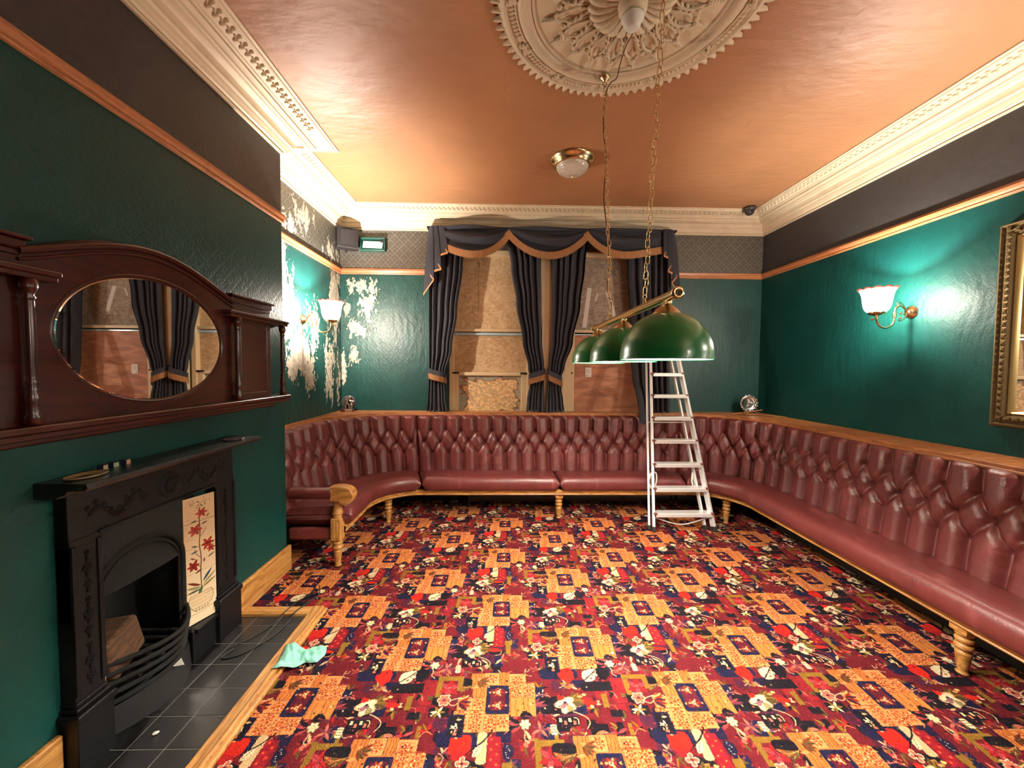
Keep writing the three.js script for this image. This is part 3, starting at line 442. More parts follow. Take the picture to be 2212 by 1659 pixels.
// armrest of the left banquette: turned oak post, padded arm, scrolled oak end, leather side panel
{
  const px = -1.235, pd = 2.875;
  const P = [[0, 0], [0.024, 0], [0.027, 0.01], [0.021, 0.016], [0.024, 0.06], [0.031, 0.115], [0.032, 0.125], [0.026, 0.131], [0.036, 0.138], [0.039, 0.15], [0.035, 0.161], [0.027, 0.167], [0.036, 0.175], [0.037, 0.186], [0.030, 0.195], [0.030, 0.203]];
  const Q = [[0.03, 0.372], [0.036, 0.378], [0.036, 0.386], [0.031, 0.394], [0.038, 0.40], [0.040, 0.41], [0.036, 0.418], [0.034, 0.43], [0.030, 0.46], [0.024, 0.50], [0.022, 0.515], [0.028, 0.522], [0.03, 0.53]];
  const block = new RoundedBoxGeometry(0.082, 0.175, 0.082, 2, 0.014); block.translate(0, 0.287, 0); uvBox(block, true);
  const panel = new RoundedBoxGeometry(0.05, 0.14, 0.086, 2, 0.012); panel.translate(0, 0.287, 0); uvBox(panel, true);
  const post = mesh('arm_post', [lathe(P, 20), block, panel, lathe(Q, 20)], MAT.oak, benchL); post.position.set(px, 0, -pd);
  // padded arm running back to the chimney
  const arm = grid(10, 24, (u, v) => { const x = mix(xL + 0.22, -1.262, u), a = v * TAU; return [x, 0.555 + 0.043 * Math.sin(a), pd + 0.052 * Math.cos(a), x, v * 0.3]; });
  mesh('arm_pad', arm, MAT.leather, benchL);
  const sc = new THREE.Shape(); sc.moveTo(-0.03, -0.045); sc.lineTo(0.03, -0.045); sc.bezierCurveTo(0.04, -0.075, 0.085, -0.082, 0.115, -0.05); sc.bezierCurveTo(0.135, -0.02, 0.13, 0.022, 0.09, 0.04); sc.bezierCurveTo(0.06, 0.052, 0.0, 0.05, -0.03, 0.046); sc.closePath();
  const e = new THREE.ExtrudeGeometry(sc, { depth: 0.078, bevelEnabled: true, bevelThickness: 0.008, bevelSize: 0.008, bevelSegments: 3, curveSegments: 18 }); e.translate(px, 0.556, -pd - 0.039); uvBox(e);
  mesh('arm_scroll', e, MAT.oak, benchL);
  mesh('side_panel', box(xL + 0.2, px - 0.03, 0.205, 0.296, pd - 0.024, pd + 0.024, 0.02), MAT.leather, benchL);
}
// ---- oak ledge capping the backs, filling the corners out to the walls
{
  const n = 260, edge = [];
  for (let i = 0; i <= n; i++) edge.push(K.ledge(5 * i / n));
  const shape = new THREE.Shape(); edge.forEach(([x, d], i) => i ? shape.lineTo(x, d) : shape.moveTo(x, d));
  shape.lineTo(xR - 0.002, -0.4); shape.lineTo(xR - 0.002, D - 0.002); shape.lineTo(xL + 0.002, D - 0.002); shape.lineTo(xL + 0.002, 2.87); shape.closePath();
  const g = new THREE.ExtrudeGeometry(shape, { depth: 0.018, bevelEnabled: true, bevelThickness: 0.005, bevelSize: 0.004, bevelSegments: 2 }); g.rotateX(-PI / 2); g.translate(0, LEDGE_Y - 0.023, 0); uvBox(g);
  const t = thing('ledge', 'golden oak ledge running along the top of the banquettes', 'ledge');
  mesh('shelf_board', g, MAT.oakLedge, t);
  const nose = tube(edge.filter((_, i) => i % 2 === 0).map(([x, d]) => V(x, LEDGE_Y - 0.03, d)), 0.011, 300, 8); mesh('nosing', nose, MAT.oakLedge, t);
}
// ================================================================ lamps
function bulbLight(parent, x, y, z, power, col, r = 0.022) {
  const g = new THREE.SphereGeometry(r, 14, 10);
  const m = mesh('bulb', g, M({ color: 0xffffff, emissive: new THREE.Color(...col), emissiveIntensity: 6, roughness: 0.3 }), parent); m.position.set(x, y, z); m.castShadow = false;
  const l = new THREE.PointLight(new THREE.Color(...col), power, 0, 2); l.position.set(x, y, z); l.castShadow = true; l.shadow.radius = 1; parent.add(l); return m;
}
// ---- three shade billiard lamp: brass bar hung on two chains
MAT.shadeOut = M({ color: new THREE.Color().setRGB(0.006, 0.185, 0.05), roughness: 0.3, clearcoat: 0.45, clearcoatRoughness: 0.14 });
MAT.shadeIn = M({ color: 0xe9f2e6, roughness: 0.5 });
const lamp = thing('billiard_lamp', 'brass bar lamp with three green domed shades hung on chains', 'lamp', [0.58, 1.755, 1.855]);
{
  const L = 1.15, yb = 0;   // local: z forward is -depth
  mesh('bar', [rod(new THREE.Vector3(0, yb, L / 2), new THREE.Vector3(0, yb, -L / 2), 0.0165, 0.0165, 24)], MAT.brass, lamp);
  for (const s of [1, -1]) { const e = new THREE.TorusGeometry(0.0145, 0.0075, 10, 24); e.translate(0, yb, s * L / 2); const c = new THREE.CylinderGeometry(0.008, 0.008, 0.004, 16); c.rotateX(PI / 2); c.translate(0, 0, s * (L / 2 - 0.001)); mesh('end_cap', e, MAT.brass, lamp); mesh('end_plug', c, MAT.black, lamp); }
  const R = 0.156, H = 0.155;
  const prof = []; for (let i = 0; i <= 22; i++) { const a = mix(0.235, PI / 2, i / 22); prof.push([R * Math.pow(Math.sin(a), 0.93), -0.052 - H + H * Math.cos(a) * 1.0]); }
  prof.push([R + 0.0015, prof[22][1] - 0.012]);
  const inner = prof.map(([r, y]) => [r - 0.0022, y - 0.0008]).reverse();
  const sh = lathe(prof, 56), inn = lathe(inner, 56);
  const rimT = new THREE.TorusGeometry(R + 0.0005, 0.0022, 6, 56); rimT.rotateX(PI / 2); rimT.translate(0, prof[prof.length - 1][1], 0);
  const cap = lathe([[0.0, -0.012], [0.012, -0.014], [0.013, -0.026], [0.022, -0.03], [0.036, -0.042], [0.048, -0.056], [0.050, -0.062], [0.045, -0.064]], 32);
  const yoke = join([rod(new THREE.Vector3(0, -0.012, 0), new THREE.Vector3(0, -0.04, 0), 0.006), box(-0.01, 0.01, -0.026, -0.012, -0.024, 0.024, 0.003)]);
  for (const dz of [-0.49, 0, 0.49]) {
    const s = mesh('shade', sh, MAT.shadeOut, lamp); s.position.z = dz; s.userData.label = 'green domed shade';
    mesh('white_lining', inn, MAT.shadeIn, s); mesh('rim', rimT, MAT.shadeOut, s); mesh('gallery', cap, MAT.brassDull, s); mesh('yoke', yoke, MAT.brass, s);
    bulbLight(s, 0, -0.135, 0, BULB.billiard, BULB.warm, 0.028);
  }
  // chains: every link a bent wire loop
  const link = (() => { const pts = []; for (let i = 0; i < 14; i++) { const a = i / 14 * TAU; pts.push(new THREE.Vector3(Math.cos(a) * 0.0088, Math.sin(a) * 0.0105 + Math.sign(Math.sin(a)) * 0.0085, 0)); } return new THREE.TubeGeometry(new THREE.CatmullRomCurve3(pts, true), 24, 0.0019, 5, true); })();
  const o = lamp.position;
  const chain = (za, top) => {   // from the loop on the bar up to a ceiling point given in the room
    const a = new THREE.Vector3(0, 0.05, za), b = new THREE.Vector3(top[0] - o.x, top[1] - o.y, -top[2] - o.z), n = Math.round(a.distanceTo(b) / 0.031), grp = new THREE.Group(); grp.name = 'chain'; lamp.add(grp);
    const dir = b.clone().sub(a).normalize(), q0 = new THREE.Quaternion().setFromUnitVectors(new THREE.Vector3(0, 1, 0), dir);
    for (let i = 0; i < n; i++) { const m = mesh('link', link, MAT.brass, grp), t = (i + 0.5) / n; m.position.lerpVectors(a, b, t); m.position.x += 0.004 * Math.sin(i * 1.7); m.quaternion.copy(q0).multiply(new THREE.Quaternion().setFromAxisAngle(new THREE.Vector3(0, 1, 0), (i % 2) * PI / 2 + 0.3 + rr(-0.25, 0.25))); }
    mesh('hanger', [rod(new THREE.Vector3(0, 0.014, za), new THREE.Vector3(0, 0.034, za), 0.008, 0.006, 12), new THREE.TorusGeometry(0.008, 0.0025, 6, 16).translate(0, 0.042, za)], MAT.brass, lamp);
  };
  chain(0.275, [0.585, 3.13, 1.43]); chain(-0.235, [0.566, 3.10, 2.235]);
  const hook = (x, y, d) => { const p = new THREE.Group(); const w = [x - o.x, y - o.y, -d - o.z]; return join([lathe([[0, 0.006], [0.026, 0.006], [0.03, 0.0], [0.024, -0.012], [0.012, -0.02], [0.006, -0.03], [0, -0.03]], 20).translate(...w), new THREE.TorusGeometry(0.012, 0.003, 6, 16).translate(w[0], w[1] - 0.04, w[2])]); };
  mesh('ceiling_hook', hook(0.566, 3.15, 2.235), MAT.brassDull, lamp); mesh('ceiling_hook', hook(0.585, 3.15, 1.43), MAT.brassDull, lamp);
}
// flex from the ceiling rose to the hook and down the chain
tag(mesh('lamp_cable', tube([[0.57, 3.045, 1.765], [0.58, 3.03, 1.80], [0.59, 3.075, 1.93], [0.605, 3.10, 2.08], [0.612, 3.095, 2.17], [0.59, 3.10, 2.215], [0.574, 3.06, 2.232], [0.560, 2.86, 2.225], [0.575, 2.7, 2.215], [0.562, 2.45, 2.195], [0.576, 2.3, 2.18], [0.586, 2.1, 2.16], [0.575, 1.95, 2.14], [0.592, 1.84, 2.11], [0.585, 1.775, 2.085]], 0.0032, 140, 6), M({ color: 0x5a2a12, roughness: 0.5 })), 'thin brown flex running from the ceiling rose down the far lamp chain', 'cable');

// ---- wall sconces: brass scroll arm with a bell glass open at the top
MAT.sconceGlass = M({ map: (() => { const [c, g] = canvasOf(512, 256); g.fillStyle = '#fff8f0'; g.fillRect(0, 0, 512, 256); const gr = g.createLinearGradient(0, 0, 0, 86); gr.addColorStop(0, '#a30c08'); gr.addColorStop(0.5, '#d4483c'); gr.addColorStop(1, '#fff4ea'); g.fillStyle = gr; g.fillRect(0, 0, 512, 86); g.strokeStyle = '#b9b3aa'; g.lineWidth = 3; for (let k = 0; k < 8; k++) { const x = k * 64 + 32; for (let q = 0; q < 5; q++) { g.beginPath(); g.ellipse(x, 150, 6, 22, q * 0.63, 0, TAU); g.stroke(); } g.beginPath(); g.moveTo(x - 28, 205); g.quadraticCurveTo(x, 180, x + 28, 205); g.stroke(); } g.fillStyle = '#cfc8be'; g.fillRect(0, 228, 512, 4); return texOf(c); })(), transmission: 0.8, roughness: 0.68, thickness: 0, specularIntensity: 0.6, side: THREE.DoubleSide });
function sconceModel(bulb) {   // local: wall plane at x = 0, the arm reaches out along +x, y = 0 at the back plate
  const o = new THREE.Group();
  const bp = lathe([[0, 0.034], [0.012, 0.034], [0.02, 0.028], [0.024, 0.022], [0.034, 0.018], [0.036, 0.012], [0.044, 0.009], [0.046, 0], [0, 0]], 28); bp.rotateZ(-PI / 2);
  mesh('back_plate', bp, MAT.brass, o);
  const ax = 0.255, neck = -0.005;
  const W = (x, y) => new THREE.Vector3(x, y, 0);
  mesh('arm', [tube([W(0.03, 0.0), W(0.055, 0.03), W(0.085, 0.045), W(0.115, 0.03), W(0.123, -0.005), W(0.125, -0.05), W(0.135, -0.085), W(0.165, -0.108), W(0.2, -0.112), W(0.235, -0.095), W(0.252, -0.06), W(ax, -0.028)], 0.0065, 60, 8), lathe([[0.009, -0.04], [0.0125, -0.036], [0.009, -0.03], [0.0125, -0.024], [0.009, -0.014], [0.0125, -0.008], [0.009, 0]], 14).translate(0.124, 0, 0), lathe([[0.007, -0.055], [0.012, -0.05], [0.008, -0.043], [0.012, -0.037], [0.007, -0.03]], 12).translate(ax, 0, 0), rod(W(ax, -0.048), W(ax + 0.03, -0.052), 0.004), ball(ax + 0.033, -0.052, 0, 0.008)], MAT.brass, o);
  const curl = (sx, sy, r) => tube([W(0.03, 0), W(0.05 * sx, 0.035 * sy), W(0.075 * sx, 0.062 * sy), W(0.098 * sx, 0.07 * sy), W(0.108 * sx, 0.055 * sy), W(0.095 * sx, 0.045 * sy)], 0.0035, 30, 6);
  mesh('scroll', [curl(1, 1, 1), ball(0.095, 0.047, 0, 0.009)], MAT.brass, o); mesh('scroll', [curl(0.85, -0.9, 1), ball(0.082, -0.041, 0, 0.009)], MAT.brass, o); mesh('scroll', [tube([W(0.03, 0), W(0.055, -0.012), W(0.075, -0.02), W(0.085, -0.008), W(0.075, 0.002)], 0.003, 20, 6), ball(0.076, -0.003, 0, 0.008)], MAT.brass, o);
  mesh('gallery', lathe([[0.008, -0.03], [0.016, -0.026], [0.046, -0.018], [0.05, -0.008], [0.048, 0.002], [0.046, 0.002], [0.044, -0.012], [0.012, -0.02]], 28).translate(ax, 0, 0), MAT.brass, o);
  // bell glass with a frilled rim
  const pr = [[0.044, -0.006], [0.056, 0.004], [0.069, 0.024], [0.077, 0.055], [0.082, 0.092], [0.088, 0.126], [0.097, 0.148], [0.106, 0.160], [0.111, 0.163]].map(([r, y]) => new THREE.Vector2(r, y)), sp = new THREE.SplineCurve(pr);
  const gl = grid(80, 22, (u, v) => { const p = sp.getPoint(v), a = u * TAU, f = sstep(0.6, 1, v), w = Math.abs(Math.sin(a * 6)), rad = p.x * (1 - 0.05 * f * (1 - w)) + 0.004 * f * w, y = p.y + f * 0.010 * (w - 0.5); return [ax + Math.cos(a) * rad, y, Math.sin(a) * rad, u, v]; });
  mesh('glass_shade', gl, MAT.sconceGlass, o).userData.label = 'etched bell glass with a pink frilled rim';
  mesh('lamp_holder', lathe([[0, -0.01], [0.013, -0.01], [0.013, 0.035], [0.0, 0.035]], 14).translate(ax, 0, 0), MAT.white, o);
  return o;
}
const SC = [['R', xR, 1.92, 2.70, 'brass wall sconce with pink rimmed glass beside the gilt mirror', BULB.sconce], ['L', xL, 1.92, 3.50, 'brightly lit wall sconce on the peeling recess wall', BULB.sconce * 2.1], ['R', xR, 1.92, 0.98, 'wall sconce on the right wall nearer the viewer', BULB.sconce * 0.95], ['R', xR, 1.92, -1.9, 'wall sconce on the right wall behind the viewer', BULB.sconce * 2.4]];
for (const [side, x, y, d, label, pw] of SC) {
  const o = sconceModel(); o.name = numbered('wall_sconce'); o.position.set(x, y, -d); if (side === 'R') o.rotation.y = PI; scene.add(o); tag(o, label, 'wall light', 'matching wall sconces');
  bulbLight(o, 0.255, 0.068, 0, pw, BULB.sconceWarm, 0.021);
}
// ================================================================ windows (boarded up) and curtains
const osb = (base, dark, light, s) => { const [c, g] = canvasOf(768, 1024); g.fillStyle = base; g.fillRect(0, 0, 768, 1024); const r = () => rnd();
  for (let i = 0; i < 5200; i++) { const x = r() * 768, y = r() * 1024, l = 10 + r() * 46, w = 3 + r() * 12, a = r() * PI, q = r(); g.save(); g.translate(x, y); g.rotate(a); g.globalAlpha = 0.10 + r() * 0.22; g.fillStyle = q < 0.42 ? dark : q < 0.85 ? light : base; g.beginPath(); g.ellipse(0, 0, l, w, 0, 0, TAU); g.fill(); if (q > 0.72) { g.globalAlpha = 0.5; g.strokeStyle = s; g.lineWidth = 1.3; g.beginPath(); g.moveTo(-l * 0.6, w * 0.4); g.quadraticCurveTo(0, -w * 0.3, l * 0.5, w * 0.5); g.stroke(); } g.restore(); } g.globalAlpha = 1; return [c, g]; };
const boardMat = ([c, g], extra) => { if (extra) extra(g); return M({ map: texOf(c), roughness: 0.75, bumpMap: pixels(256, 256, (x, y) => fbm(x * 18, y * 18, 4, 18), [1, 1]), bumpScale: 0.003 }); };
const stamp = (g, x, y0, y1) => { g.fillStyle = 'rgba(30,24,20,0.85)'; for (let y = y0; y < y1; y += 12) g.fillRect(x + (rnd() - 0.5) * 2, y, 5, 4 + rnd() * 5); for (let k = 0; k < 14; k++) g.fillRect(x - 8 + rnd() * 18, y0 + 60 + k * 5, 4 + rnd() * 8, 3); };
MAT.osbWarm = boardMat(osb('#d2b48c', '#b08c62', '#e6cca4', '#8a6642'), g => stamp(g, 250, 30, 760));
MAT.osbMid = boardMat(osb('#c8a880', '#a07c56', '#dec098', '#76543a'));
MAT.osbGrey = boardMat(osb('#988676', '#75645a', '#b5a490', '#d6cab8'), g => { g.fillStyle = 'rgba(226,222,214,0.9)'; const strip = (x0, y0, x1, y1, w) => { g.save(); g.translate(x0, y0); g.rotate(Math.atan2(y1 - y0, x1 - x0)); g.fillRect(0, -w / 2, Math.hypot(x1 - x0, y1 - y0), w); g.restore(); }; strip(238, 420, 190, 980, 44); strip(420, 470, 500, 820, 40); strip(320, 500, 300, 600, 14); g.fillStyle = 'rgba(214,200,182,0.55)'; for (let k = 0; k < 40; k++) strip(rnd() * 700, 300 + rnd() * 640, rnd() * 700, 300 + rnd() * 640, 2); });
MAT.ply = M({ map: pixels(512, 768, (x, y) => { const w = fbm(x * 3, y * 9, 4, 64) * 2.2, t = 0.5 + 0.5 * Math.sin((y * 26 + w * 7) ), k = 0.88 + 0.2 * fbm(x * 6, y * 30, 3, 64); return [mix(0.66, 0.76, t) * k, mix(0.44, 0.54, t) * k, mix(0.33, 0.415, t) * k]; }, [1, 1], true), roughness: 0.6 });
MAT.fillerBoard = M({ map: pixels(512, 512, (x, y) => { const e = Math.min(x, 1 - x) * 1.6, e2 = Math.min(y + 0.1, 1 - y) * 1.5, f = Math.min(e, e2) + (fbm(x * 9, y * 9, 4) - 0.5) * 0.42, k = 0.85 + 0.3 * fbm(x * 40, y * 24, 3), st = fbm(x * 30 + y * 12, y * 30 - x * 9, 3); if (f > 0.17) { const q = st > 0.52 ? 1.08 : 0.9; return [0.80 * k * q, 0.66 * k * q, 0.48 * k * q]; } if (f > 0.115) return [0.47 * k, 0.31 * k, 0.22 * k]; return [0.60 * k, 0.575 * k, 0.51 * k]; }, [1, 1], true), roughness: 0.7 });
MAT.paintedDaylight = M({ color: 0xb4d4e6, roughness: 0.12, clearcoat: 1 });  // pale blue colour painted in for daylight leaking past the boards
const panelUV = (x0, x1, y0, y1, d) => fitUV(flatWall(x0, x1, y0, y1, d, d + 0.012), x0, x1, y0, y1, 'x');
function sash(n, label) { const o = new THREE.Group(); o.name = `window_${n}`; scene.add(o); return structure(o, label, 'window'); }
{
  const w = sash(1, 'left sash window boarded with chipboard'), a = WIN[0];
  mesh('frame', [box(a.x0, a.x0 + 0.05, WY0, WY1, D + 0.0, D + 0.1), box(a.x1 - 0.05, a.x1, WY0, WY1, D, D + 0.1), box(a.x0, a.x1, WY1 - 0.06, WY1, D, D + 0.1), box(a.x0 - 0.01, a.x1 + 0.01, WY0 - 0.03, WY0 + 0.015, D - 0.012, D + 0.1)], MAT.cream, w);
  mesh('upper_board', panelUV(a.x0 + 0.05, a.x1 - 0.05, 1.93, WY1 - 0.05, D + 0.065), MAT.osbWarm, w);
  mesh('middle_board', panelUV(a.x0 + 0.05, a.x1 - 0.05, 1.44, 1.9, D + 0.06), MAT.osbMid, w);
  mesh('meeting_rail', box(a.x0 + 0.05, a.x1 - 0.05, 1.905, 1.938, D + 0.02, D + 0.066, 0.004), MAT.cream, w);
  mesh('painted_daylight_strip', box(a.x0 + 0.06, a.x1 - 0.055, 1.868, 1.893, D + 0.035, D + 0.06, 0.004), MAT.paintedDaylight, w);  // solid strip coloured as the daylight in the gap above the board
  const low = new THREE.Group(); low.name = 'lower_sash'; w.add(low);
  mesh('stile', box(a.x0 + 0.012, a.x0 + 0.10, WY0 + 0.014, 1.44, D + 0.015, D + 0.055, 0.006), MAT.cream, low); mesh('stile', box(a.x1 - 0.115, a.x1 - 0.04, WY0 + 0.014, 1.44, D + 0.015, D + 0.055, 0.006), MAT.cream, low); mesh('top_rail', box(a.x0 + 0.1, a.x1 - 0.115, 1.412, 1.452, D + 0.012, D + 0.055, 0.006), MAT.cream, low);
  mesh('lower_board', panelUV(a.x0 + 0.1, a.x1 - 0.115, WY0, 1.412, D + 0.045), MAT.fillerBoard, low);
  for (const x of [a.x0 + 0.035, a.x1 - 0.125]) mesh('sash_catch', box(x, x + 0.075, 1.434, 1.452, D - 0.004, D + 0.02, 0.003), MAT.black, low);
}
{
  const w = sash(2, 'right sash window boarded with grey chipboard over pink plywood'), a = WIN[1];
  mesh('frame', [box(a.x0, a.x0 + 0.05, WY0, WY1, D, D + 0.1), box(a.x1 - 0.05, a.x1, WY0, WY1, D, D + 0.1), box(a.x0, a.x1, WY1 - 0.06, WY1, D, D + 0.1), box(a.x0 - 0.01, a.x1 + 0.01, WY0 - 0.03, WY0 + 0.015, D - 0.012, D + 0.1)], MAT.cream, w);
  mesh('sash_stile', box(a.x0 + 0.045, a.x0 + 0.145, WY0 + 0.014, 1.93, D + 0.01, D + 0.055, 0.006), MAT.cream, w);
  mesh('upper_board', panelUV(a.x0 + 0.05, a.x1 - 0.05, 1.93, WY1 - 0.05, D + 0.065), MAT.osbGrey, w);
  mesh('plywood_board', panelUV(a.x0 + 0.145, a.x1 - 0.05, WY0, 1.88, D + 0.05), MAT.ply, w);
  mesh('meeting_rail', box(a.x0 + 0.05, a.x1 - 0.05, 1.905, 1.938, D + 0.02, D + 0.066, 0.004), MAT.cream, w);
  mesh('painted_daylight_strip', box(a.x0 + 0.15, a.x1 - 0.055, 1.876, 1.892, D + 0.035, D + 0.062, 0.003), MAT.paintedDaylight, w);  // daylight above the plywood, painted as a pale blue strip
  mesh('bolt', ball(a.x0 + 0.12, 1.45, D + 0.006, 0.009), MAT.black, w);
  const [c, g] = canvasOf(64, 96); g.fillStyle = '#e9e6df'; g.fillRect(0, 0, 64, 96); g.fillStyle = '#8d8a86'; for (let k = 0; k < 5; k++) g.fillRect(8, 14 + k * 9, 30 + (k * 13) % 18, 2.5); g.fillStyle = '#4b4846'; g.fillRect(10, 76, 12, 10);
  tag(mesh('paper_note', fitUV(box(0.94, 1.008, 1.405, 1.512, D + 0.045, D + 0.0502, 0), 0.94, 1.008, 1.405, 1.512, 'x'), M({ map: texOf(c), roughness: 0.8 })), 'small white paper note stuck on the plywood board', 'note');
}
{ const t = structure(mesh(`trim_${++trimN}`, [box(0.335, 0.545, WY0 + 0.02, WY1, D - 0.055, D, 0.008), box(0.545, 0.645, WY0 + 0.02, WY1, D - 0.012, D, 0.004), box(0.37, 0.51, WY0 + 0.02, WY1, D - 0.068, D - 0.05, 0.006)], MAT.cream), 'cream painted pilaster between the two boarded windows', 'pilaster'); }
// ---- cloth
const weave = pixels(256, 256, (x, y) => 0.5 + 0.22 * Math.sin(x * 64 * TAU) + 0.22 * Math.sin(y * 64 * TAU) + 0.3 * (noise2(x * 128, y * 128, 128) - 0.5), [6, 6]);
const clothMap = pixels(256, 256, (x, y) => { const k = 0.8 + 0.4 * fbm(x * 50, y * 50, 3, 50); return [0.182 * k, 0.184 * k, 0.215 * k]; }, [3, 3], true);
MAT.curtain = M({ map: clothMap, bumpMap: weave, bumpScale: 0.0012, roughness: 0.9, sheen: 0.5, sheenRoughness: 0.5, sheenColor: new THREE.Color(0.35, 0.33, 0.33), side: THREE.DoubleSide });
MAT.fringe = M({ map: pixels(256, 64, (x, y) => { const k = 0.78 + 0.34 * noise2(x * 128, y * 5, 128); return [0.66 * k, 0.47 * k, 0.31 * k]; }, [4, 1], true), roughness: 0.85, side: THREE.DoubleSide });
MAT.lining = M({ color: 0xae7c52, roughness: 0.85, side: THREE.DoubleSide });
const lerpK = (keys, v) => { let i = 0; while (i < keys.length - 2 && keys[i + 1][0] < v) i++; const a = keys[i], b = keys[i + 1], t = clamp((v - a[0]) / (b[0] - a[0])), q = t * t * (3 - 2 * t); return a.slice(1).map((x, k) => mix(x, b[k + 1], q)); };
// keys: [y, left x, right x], from the top down
function curtain(label, keys, folds, tie, d0 = D - 0.10, amp = 0.038, spill = 0) {
  const t = thing('curtain', label, 'curtain', [0, 0, 0], 'gathered curtains at the far wall windows'); const y0 = keys[0][0], y1 = keys[keys.length - 1][0], kk = keys.map(([y, a, b]) => [y0 - y, a, b]); const full = Math.max(...keys.map(k => k[2] - k[1]));
  const ph = rr(0, 6);
  const f = (u, v) => { const Y = v * (y0 - y1), [xa, xb] = lerpK(kk, Y), w = (xb - xa) / full; const squeeze = 0.6 + 0.4 * w, wob = 0.35 * Math.sin(u * 9 + ph) + 0.5 * (fbm(u * 5, v * 2.5 + ph) - 0.5); const sw = Math.sin(u * folds * TAU + wob * 2.2 + ph), sw2 = Math.sin(u * folds * TAU * 2.3 + v * 3); const edge = sstep(0, 0.08, u) * sstep(0, 0.08, 1 - u); const a = amp * squeeze * (0.75 + 0.4 * noise2(u * folds, 3.3)); return [mix(xa, xb, u) + 0.010 * Math.cos(u * folds * TAU + ph) * edge * w, y0 - Y + (v > 0.995 ? 0.008 * sw : 0) - spill * 0.11 * sstep(0.45, 0.1, u) * sstep(0.9, 1, v), d0 + a * sw + a * 0.14 * sw2 - sstep(0.8, 1, v) * (0.03 + spill * 0.145 * sstep(0.6, 0.2, u)), u * full * 1.6, Y]; };
  mesh('cloth', grid(folds * 26, 70, f), MAT.curtain, t);
  if (tie) { const [yl, yr, h] = tie, Yl = y0 - yl; const band = (e0, e1, out) => grid(40, 10, (u, v) => { const y = mix(yl, yr, u) + mix(e0, e1, v), [xa, xb] = lerpK(kk, clamp(y0 - y, 0, y0 - y1)), c = (xa + xb) / 2, hw = (xb - xa) / 2 + 0.012, a = mix(-PI * 0.56, PI * 0.56, u); return [c + Math.sin(a) * hw, y, d0 - Math.cos(a) * (amp * 1.35 + 0.014) - out + 0.0, u * 0.4, v]; });
    mesh('tieback', band(h, 0, 0), MAT.curtain, t);
    const rib = grid(120, 4, (u, v) => { const y = mix(yl, yr, u) + mix(0.004, -0.052 - 0.008 * Math.abs(Math.sin(u * 60)), v), [xa, xb] = lerpK(kk, clamp(y0 - (mix(yl, yr, u) + 0.02), 0, y0 - y1)), c = (xa + xb) / 2, hw = (xb - xa) / 2 + 0.016, a = mix(-PI * 0.56, PI * 0.56, u); return [c + Math.sin(a) * hw, y, d0 - Math.cos(a) * (amp * 1.35 + 0.018) - 0.003 * Math.sin(u * 240), u, v]; });
    mesh('fringe', rib, MAT.fringe, t); }
  return t;
}
curtain('dark grey curtain tied back at the far left of the windows', [[2.96, -0.80, -0.40], [2.6, -0.80, -0.44], [2.1, -0.80, -0.50], [1.7, -0.80, -0.56], [1.44, -0.80, -0.625], [1.35, -0.805, -0.635], [1.15, -0.81, -0.62], [1.03, -0.82, -0.60]], 5, [1.455, 1.37, 0.055]);
curtain('dark grey curtain tied left of the cream pilaster', [[2.96, 0.02, 0.42], [2.6, 0.08, 0.42], [2.2, 0.14, 0.425], [1.8, 0.21, 0.43], [1.5, 0.275, 0.455], [1.40, 0.295, 0.46], [1.32, 0.29, 0.455], [1.15, 0.265, 0.455], [1.03, 0.255, 0.455]], 5, [1.36, 1.455, 0.06]);
curtain('dark grey curtain tied right of the cream pilaster', [[2.96, 0.52, 0.92], [2.6, 0.53, 0.885], [2.2, 0.535, 0.84], [1.8, 0.53, 0.765], [1.5, 0.505, 0.675], [1.40, 0.495, 0.64], [1.3, 0.485, 0.64], [1.15, 0.475, 0.66], [1.03, 0.47, 0.675]], 5, [1.455, 1.33, 0.055]);
curtain('dark grey curtain hanging half loose behind the stepladder', [[2.96, 1.32, 1.84], [2.6, 1.36, 1.84], [2.0, 1.40, 1.84], [1.6, 1.42, 1.845], [1.4, 1.44, 1.85], [1.2, 1.455, 1.85], [1.03, 1.47, 1.845]], 6, null, D - 0.10, 0.038, 1);
